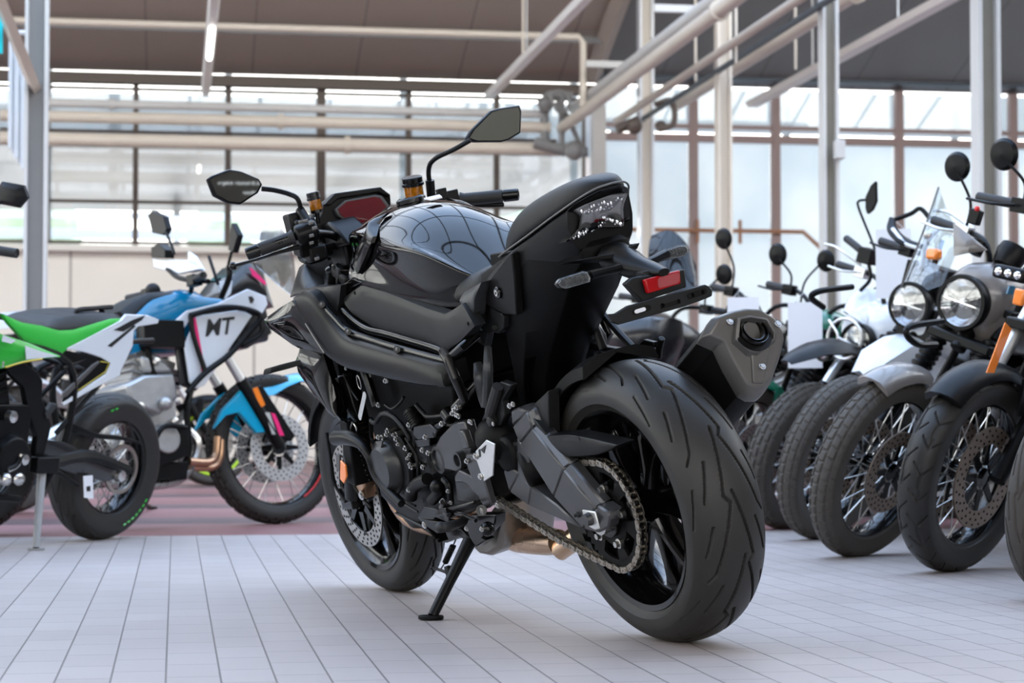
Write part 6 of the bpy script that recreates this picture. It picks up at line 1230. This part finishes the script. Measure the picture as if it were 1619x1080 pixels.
b = MB(); b.prism(TT('La', .184, (240, 640), (380, 690), (560, 740), (420, 755), (250, 770)), (0, -.002, 0)); b.prism(TT('La', .182, (30, 540), (150, 590), (110, 620), (20, 600)), (0, -.002, 0)); B(b, 'shroud_graphic', 'white', parent=gp)
b = MB(); b.tube(TT('La', .184, (50, 845), (220, 795), (400, 765)), .004, n=5); B(b, 'shroud_stripe', 'gold', parent=gp)
b = MB(); b.prism(TT('Lb', .13, (30, -20), (130, -30), (215, 30), (245, 80), (240, 180), (295, 330), (280, 400), (240, 540), (190, 560), (215, 400), (170, 270), (140, 120), (60, 40)), (0, -.03, 0)); B(b, 'frame_plate', 'satin', .004)
b = MB(); b.prism(TT('Lb', .14, (262, 270), (300, 205), (335, 215), (270, 300)), (0, -.02, 0)); B(b, 'peg_bracket', 'grey', .003)
b = MB(); b.ribbon(TT('Lb', .125, (255, 415), (370, 428), (480, 488), (640, 568), (685, 600)), TT('Lb', .125, (245, 545), (400, 602), (600, 655), (685, 630)), bulge=.008, thick=.04, n=14, smooth=False); B(b, 'swingarm', 'blackp')
b = MB(); b.lathe([(.0, .01), (.022, .008), (.026, -.02), (.0, -.02)], TT('Lb', .14, (688, 622))[0], (0, 1, 0), n=16); B(b, 'axle_nut', 'steel')
b = MB(); b.lathe([(.085, .080), (.10, .080), (.10, .088), (.085, .088)], (0, 0, .298), (0, 1, 0), n=40, closed=True); b.lathe([(.02, .082), (.045, .082), (.045, .087), (.02, .087)], (0, 0, .298), (0, 1, 0), n=30, closed=True); B(b, 'sprocket', 'chain')
b = MB(); b.ribbon(TT('Lb', .10, (430, 330), (560, 380), (700, 395), (830, 440)), TT('Lb', .10, (440, 380), (560, 410), (700, 420), (820, 445)), bulge=.003, thick=.03, n=10); B(b, 'chain_guard', 'satin')
b = MB(); b.tube(TT('Lb', .13, (240, 560), (330, 600), (440, 675)), .010, n=8); B(b, 'rear_brace', 'satin')
b = MB(); st0 = TT('Lb', .15, (238, 600))[0]; gg = F.G(57, 867, .008); b.tube([st0, gg], [.017, .013], n=10, smooth=False); u_ = F.Mi @ V((0, 0, 1)); e1_ = F.Mi @ RT; e2_ = u_.cross(e1_); b.loft([[gg + u_ * hh + e1_ * .032 * math.cos(t) + e2_ * .022 * math.sin(t) for t in np.linspace(0, 2 * PI, 12, endpoint=False)] for hh in (-.007, .0)]); B(b, 'side_stand', 'mgrey')
b = MB(); b.box(st0 + V((0, .01, .03)), (.12, .04, .06)); b.tube(TT('Lb', .16, (40, 585), (90, 560), (125, 500)), .012); B(b, 'stand_mount', 'satin', .005)
b = MB(); b.tube(TT('Lb', .16, (40, 590), (95, 560), (122, 500)), .011); b.ball(TT('Lb', .16, (110, 640))[0], .03, sc=(1, .4, .8)); b.ball(TT('Lb', .16, (30, 640))[0], .025); B(b, 'gear_lever', 'steel')
b = MB(); b.prism(TT('Lb', .145, (475, 622), (528, 618), (532, 752), (480, 745)), (0, -.002, 0)); 
tg2 = thing('paper_tag', 'small white paper tag hanging by the rear wheel of the green motorcycle', 'tag', mw=F.matrix()); b.build('tag_card', 'paper', tg2); b = MB(); b.prism(TT('Lb', .1465, (492, 682), (515, 678), (516, 708), (494, 710)), (0, -.0005, 0)); b.cut(); b.tube(TT('Lb', .145, (500, 620), (505, 590)), .001); b.build('tag_print', 'ink', tg2)
b = MB()
for a0, a1 in ((-72, -30), (100, 112)):
    for a in np.arange(a0, a1, 6.0): b.tube([V((.245 * math.cos(rad(a_)), .0665,   .298 + .245 * math.sin(rad(a_)))) for a_ in (180 - a, 180 - a - 3.8)] , .0045, n=5, smooth=False)
B(b, 'tyre_marking', 'greenp')
b = MB(); b.tube(TT('La', .03, (720, 345), (745, 300), (900, 285), (1060, 272)), .010, n=6); b.tube(TT('La', .03, (960, 290), (975, 340)), .012, n=6); B(b, 'luggage_rack', 'satin')
# blue adventure bike
R, F, B, s, sig = bike('blue and white adventure motorcycle with black crash bars and a bright blue front fender', 437, 829, 30, 6, wb=1.52, Rf=.348, wf=.10, tf='knob', Rr=.335, wr=.14, disc='alu', dr=.155, body=False, fender=None, bar=(1.08, .34), mirror=None, engine='engine', side=-1, stand=False, rubber='rubber')
def TT(c, y, *p): return T(c, y, *p, F=F)
so = []
for x, w, zt, zb in ((1.22, .08, 1.02, .80), (1.12, .15, 1.08, .78), (.98, .17, 1.07, .76), (.84, .16, 1.0, .76), (.70, .12, .92, .78)): so.append([V((x, y * w, zb + (zt - zb) * z)) for y, z in ((0, 1), (.5, .97), (.85, .8), (1, .45), (.9, .1), (.5, 0), (-.5, 0), (-.9, .1), (-1, .45), (-.85, .8), (-.5, .97))])
b = MB(); b.loft(so); B(b, 'fuel_tank', 'blue', subsurf=1, sharp=180)
N_ = (0, -1, 0)
b = MB(); b.ribbon(TT('Lc', -.16, (75, 368), (120, 322), (190, 300), (360, 318)), TT('Lc', -.175, (90, 385), (165, 415), (220, 375), (345, 332)), bulge=.012, thick=.02, n=14, nrm=N_, smooth=False); b.prism(TT('Lc', -.15, (55, 440), (90, 450), (85, 490), (50, 500)), (0, .02, 0)); B(b, 'tank_side', 'blue')
b = MB(); b.ribbon(TT('Lc', -.12, (20, 358), (60, 325), (110, 296), (200, 292)), TT('Lc', -.15, (40, 375), (75, 368), (120, 322), (190, 302)), bulge=.01, thick=.24, n=10, nrm=N_, smooth=False); b.ball(TT('Lc', 0, (128, 290))[0], .035); B(b, 'seat', 'seat')
b = MB(); b.prism(TT('Lc', -.19, (170, 415), (240, 355), (340, 332), (440, 284), (500, 308), (506, 335), (485, 372), (430, 345), (330, 342), (262, 368), (215, 440)), (0, .012, 0)); wh = B(b, 'side_shroud', 'white', .004)
b = MB(); b.cyl(TT('Lc', -.193, (448, 320))[0], TT('Lc', -.189, (448, 320))[0], .018, n=6); B(b, 'shroud_mark', 'ink', parent=wh)
b = MB(); b.prism(TT('Lc', -.20, (275, 372), (420, 352), (455, 372), (300, 600), (272, 612), (250, 590), (232, 470), (262, 400)), (0, .015, 0)); wr_ = B(b, 'radiator_cover', 'white', .004)
b = MB(); b.prism(TT('Lc', -.202, (252, 372), (268, 372), (302, 560), (290, 562)), (0, .001, 0)); B(b, 'pink_stripe', 'pink', parent=wr_)
text_mesh('MT', .105, plane_mtx(TT('Lc', -.202, (340, 412))[0], (1, 0, .12), (0, 0, 1)), 'ink', wr_, name='cover_graphic', bold=.002, shear=.35)
b = MB(); b.prism(TT('Lc', -.17, (240, 440), (300, 590), (270, 620), (220, 600), (205, 480)), (0, .02, 0)); b.prism(TT('Lc', -.15, (430, 360), (500, 345), (520, 430), (440, 480), (400, 480)), (0, .3, 0)); B(b, 'lower_fairing', 'blackp', .006)
b = MB(); b.tube(TT('Lc', -.225, (250, 372), (350, 346), (430, 350), (482, 375), (440, 430), (380, 500), (300, 560), (240, 625)), .013, n=8); b.tube(TT('Lc', -.22, (252, 372), (262, 440), (300, 555)), .012, n=8); b.tube(TT('Lc', -.21, (480, 375), (482, 430), (420, 470)), .012, n=8); B(b, 'crash_bar', 'satin')
b = MB(); b.ribbon(TT('Lc', -.12, (345, 300), (395, 235), (440, 190), (485, 205, -.05)), TT('Lc', -.14, (350, 318), (440, 285), (500, 310), (525, 345, -.06)), bulge=.02, thick=.22, n=14, nrm=N_, smooth=False); cw = B(b, 'front_cowl', 'blackp')
b = MB(); b.prism(TT('Lc', -.165, (445, 212), (460, 222), (500, 262), (498, 272), (455, 240)), (0, .002, 0)); B(b, 'cowl_stripe', 'pink', parent=cw)
b = MB(); b.prism(TT('Lc', -.15, (340, 262), (390, 256), (385, 300), (365, 318)), (0, .01, 0)); B(b, 'cockpit_panel', 'white', .002)
b = MB(); b.ribbon([F.X(416, 350, 1.20), F.X(440, 352, 1.20), F.X(455, 372, 1.2)], [F.X(405, 420, 1.34), F.X(440, 450, 1.40), F.X(465, 470, 1.36)], bulge=.02, thick=.004, nrm=(1, 0, .3), n=10, m=5, ends=False, smooth=False); B(b, 'windscreen', 'screenglass')
b = MB(); b.box(V((1.42, 0, .90)), (.10, .22, .14)); b.box(V((1.30, 0, .95)), (.2, .2, .15)); B(b, 'headlight', 'blackp', .02)
for (c, pl, st_) in (((250, 352), ((233, 340), (240, 333), (258, 342), (264, 362), (258, 372), (240, 368)), ((262, 366), (270, 385), (276, 402))), ((368, 372), ((366, 352), (376, 372), (368, 400), (360, 395)), ((366, 398), (362, 415), (360, 428)))):
    x = 1.02; b = MB(); b.prism([F.X(*p, x) for p in pl], (.03, 0, 0)); b.tube([F.X(*p, x) for p in st_], .008, n=6); B(b, 'rear_view_mirror', 'satin', .004)
b = MB(); b.prism([F.X(x, y, 1.10) for x, y in ((250, 409), (300, 412), (325, 426), (290, 434), (252, 424))], (-.03, 0, 0)); b.prism([F.X(x, y, 1.12) for x, y in ((302, 398), (312, 405), (326, 428), (305, 432))], (-.02, 0, 0)); B(b, 'hand_guard', 'white', .004)
b = MB(); b.prism([F.X(x, y, 1.10) for x, y in ((254, 392), (266, 386), (276, 396), (276, 409), (254, 408))], (-.05, 0, 0)); b.tube([F.X(265, 425, 1.08), F.X(285, 440, 1.05), F.X(330, 445, 1.05)], .012); b.tube([F.X(330, 405, 1.08), F.X(345, 450, 1.08)], .008); b.tube([F.X(362, 420, 1.08), F.X(362, 440, 1.08), F.X(350, 470, 1.1)], .014); B(b, 'bar_clutter', 'satin', .004)
for y in (.105, -.105):
    b = MB(); q = [V((p.x, y * 1.15, p.z)) for p in TT('Lc', -.11, (452, 612), (482, 600), (592, 768), (580, 785), (520, 768))]; b.prism(q, (0, -.02 if y > 0 else .02, 0)); B(b, 'fork_guard', 'satin', .004)
b = MB(); b.prism(TT('Lc', -.127, (456, 612), (472, 606), (498, 665), (481, 675)), (0, .003, 0)); B(b, 'side_reflector', 'amber', .001)
b = MB(); b.prism(TT('Lc', -.127, (497, 690), (512, 690), (535, 762), (520, 762)), (0, .002, 0)); B(b, 'guard_stripe', 'alu'); b = MB(); b.prism(TT('Lc', -.127, (516, 690), (530, 695), (560, 766), (545, 766)), (0, .002, 0)); B(b, 'guard_stripe', 'pink')
for sg in (1, -1):
    b = MB(); b.prism([V((p.x, p.y * sg, p.z)) for p in TT('Lc', -.10, (330, 745), (358, 680), (430, 606), (450, 640), (500, 755), (470, 758), (412, 690), (370, 700))], (0, .03 * sg, 0)); B(b, 'fender_side', 'cyan', .006)
b = MB(); b.ribbon(TT('Lc', 0, (430, 606), (475, 582), (540, 572), (600, 560), (650, 560)), TT('Lc', -.07, (448, 625), (520, 637), (570, 605), (618, 585), (650, 590)), bulge=.01, thick=.05, n=12, nrm=N_, smooth=False); B(b, 'front_fender', 'cyan')
b = MB(); b.prism(TT('Lc', -.17, (40, 600), (100, 565), (200, 560), (215, 640), (150, 700), (60, 660)), (0, .3, 0)); b.ball(TT('Lc', -.19, (170, 660))[0], .03); b.prism(TT('Lc', -.16, (90, 500), (170, 520), (200, 560), (100, 560)), (0, .3, 0)); B(b, 'crankcase', 'engine', .015)
b = MB(); b.prism(TT('Lc', -.16, (125, 770), (180, 730), (245, 745), (250, 830), (150, 870), (125, 840)), (0, .3, 0)); b.tube(TT('Lc', -.19, (115, 840), (160, 740), (240, 740)), .012); b.prism(TT('Lc', -.14, (120, 860), (250, 850), (240, 910), (120, 915)), (0, .25, 0)); B(b, 'skid_plate', 'satin', .006)
b = MB(); b.tube(TT('Lc', -.13, (248, 850), (310, 852), (335, 830), (342, 770)), .018, n=10); b.tube(TT('Lc', -.09, (248, 868), (320, 870), (348, 840), (352, 780)), .018, n=10); B(b, 'header_pipe', 'header')
b = MB(); b.tube(TT('Lc', -.15, (110, 480), (130, 560), (180, 620)), .014); b.tube(TT('Lc', -.16, (200, 470), (150, 440), (130, 430)), .016); b.box(TT('Lc', -.1, (130, 440))[0], (.2, .2, .12)); B(b, 'subframe', 'satin', .01)
gg = F.G(240, 803, .008); b = MB(); b.tube([V((.6, .12, .28)), V((gg.x, gg.y, gg.z))], .012, n=8, smooth=False); b.cyl(gg - V((0, 0, .006)), gg + V((0, 0, .004)), .03); B(b, 'side_stand', 'satin')
b = MB()
for a in np.arange(-60, -20, 8.0): b.tube([V((1.52 + .262 * math.cos(rad(a_)), -.045, .348 + .262 * math.sin(rad(a_)))) for a_ in (a, a + 7.5)], .004, n=5, smooth=False)
B(b, 'rim_stripe', 'redp')
# white tailed enduro behind the green one and a far dark bike
R, F, B, s, sig = bike('white-tailed motorcycle mostly hidden behind the green supermoto', 12, 812, 228, 8, wb=1.4, anchor='rear', tr='knob', Rr=.33, tank='white', tailc='white', bar=(1.12, .40), mirror=None, fender=None, engine='engine')
b = MB(); b.ribbon(TT('La', .1, (0, 0)), TT('La', .1, (0, 0)), n=2) if False else None
b = MB(); b.loft([[V((x, y * w, z0 + z * h)) for y, z in ((0, 1), (.8, .7), (1, 0), (-1, 0), (-.8, .7))] for x, w, z0, h in ((.30, .11, .95, .06), (.05, .10, .98, .06), (-.22, .07, .99, .045), (-.42, .03, .98, .02))]); B(b, 'rear_fender_tail', 'white', sharp=50)
R, F, B, s, sig = bike('far dark motorcycle with a neon yellow wheel stripe, seen under the blue one', 335, 768, 20, 6, tf='road', Rf=.31, tank='blackp', spokes=False, bar=(1.0, .36), mirror=None, fender=('low', 'satin'))
b = MB(); b.lathe([(.225, .05), (.24, .05), (.24, .055), (.225, .055)], (1.42, 0, .31), (0, 1, 0), n=40, closed=True); b.lathe([(.225, -.05), (.24, -.05), (.24, -.055), (.225, -.055)], (1.42, 0, .31), (0, 1, 0), n=40, closed=True); B(b, 'wheel_stripe', 'neon')
# hanging paper sheets
def sheet(x0, y0, x1, y1, d, label):
    c = CAM + ray((x0 + x1) / 2, (y0 + y1) / 2) * d; w = (x1 - x0) / FPX * d; h = (y1 - y0) / FPX * d; b = MB(); R3 = Matrix((RT, UP.cross(RT) * 1, V((0, 0, 1)))).transposed()
    b.box((0, 0, 0), (w, .002, h)); b.tube([V((-w * .3, 0, h / 2)), V((0, .0, h / 2 + .05)), V((w * .3, 0, h / 2))], .0015, n=5, smooth=False); o = b.build('information_sheet', 'paper'); o.location = c; o.rotation_euler = (0, 0, -YAW - rad(12)); tag(o, label, 'sheet', None)
sheet(1385, 362, 1440, 472, 9.2, 'blank white sheet hanging beside the raised angular mirror')
sheet(1246, 478, 1300, 582, 9.6, 'larger white sheet hanging right of the silencer')
sheet(1150, 470, 1200, 520, 9.8, 'small white sheet just above the silencer')
# sign board that the left mirror shows
zA = rr_d.normalized() * -1; xA = V((0, 0, 1)).cross(zA).normalized(); yA = zA.cross(xA); ms = Matrix((xA, yA, zA)).transposed().to_4x4(); ms.translation = SIGN_AT
sb = thing('notice_board', 'dark notice board with white lettering on a stand, seen reversed in the left mirror', 'notice board', mw=ms)
b = MB(); b.box((0, 0, -.02), (.62, .44, .02)); b.build('board', 'darkwall', sb, bevel=.004)
b = MB(); li = ms.inverted().to_3x3() @ V((0, 0, -1)); b.tube([V((0, -.2, -.035)), V((0, -.2, -.035)) + li * (SIGN_AT.z - .2)], .012, n=8, smooth=False); b.tube([V((-.3, 0, 0)) + V((0, -.2, -.035)) + li * (SIGN_AT.z - .2), V((.3, 0, 0)) + V((0, -.2, -.035)) + li * (SIGN_AT.z - .2)], .015, n=8, smooth=False); b.build('stand_post', 'mgrey', sb)
for k, (tx, xx) in enumerate((('', 0), ('& Elektrische Anlagen', 0), ('& Motor', 0))):
    if tx: text_mesh(tx, .021, Matrix.Translation((-.105, .052 - .042 * k, -.008)), 'whiteink', sb, bold=.0008, align='LEFT')

for o in list(bpy.data.objects):
    if o.parent is None and 'label' in o and not o.get('group'):
        k = o.name.split('.')[0]
        g = {'steel_column': 'steel columns of the hall', 'heating_pipe': 'pipes under the roof', 'linear_lamp': 'hanging linear lamps', 'hanger_rod': 'hanger rods under the roof', 'information_sheet': 'white sheets hanging from the motorcycles', 'pipe_bracket': 'pale bracket arms', 'cable_rail': 'rails beside the pipe bundle', 'pipe_manifold': 'valve clusters', 'added_sky_dimmer': 'outdoor fascia strips'}.get(k)
        if k == 'motorcycle' and o.location.x > 1.5 and o.location.y > 5: g = 'motorcycles parked in the row at right'
        if g: o['group'] = g
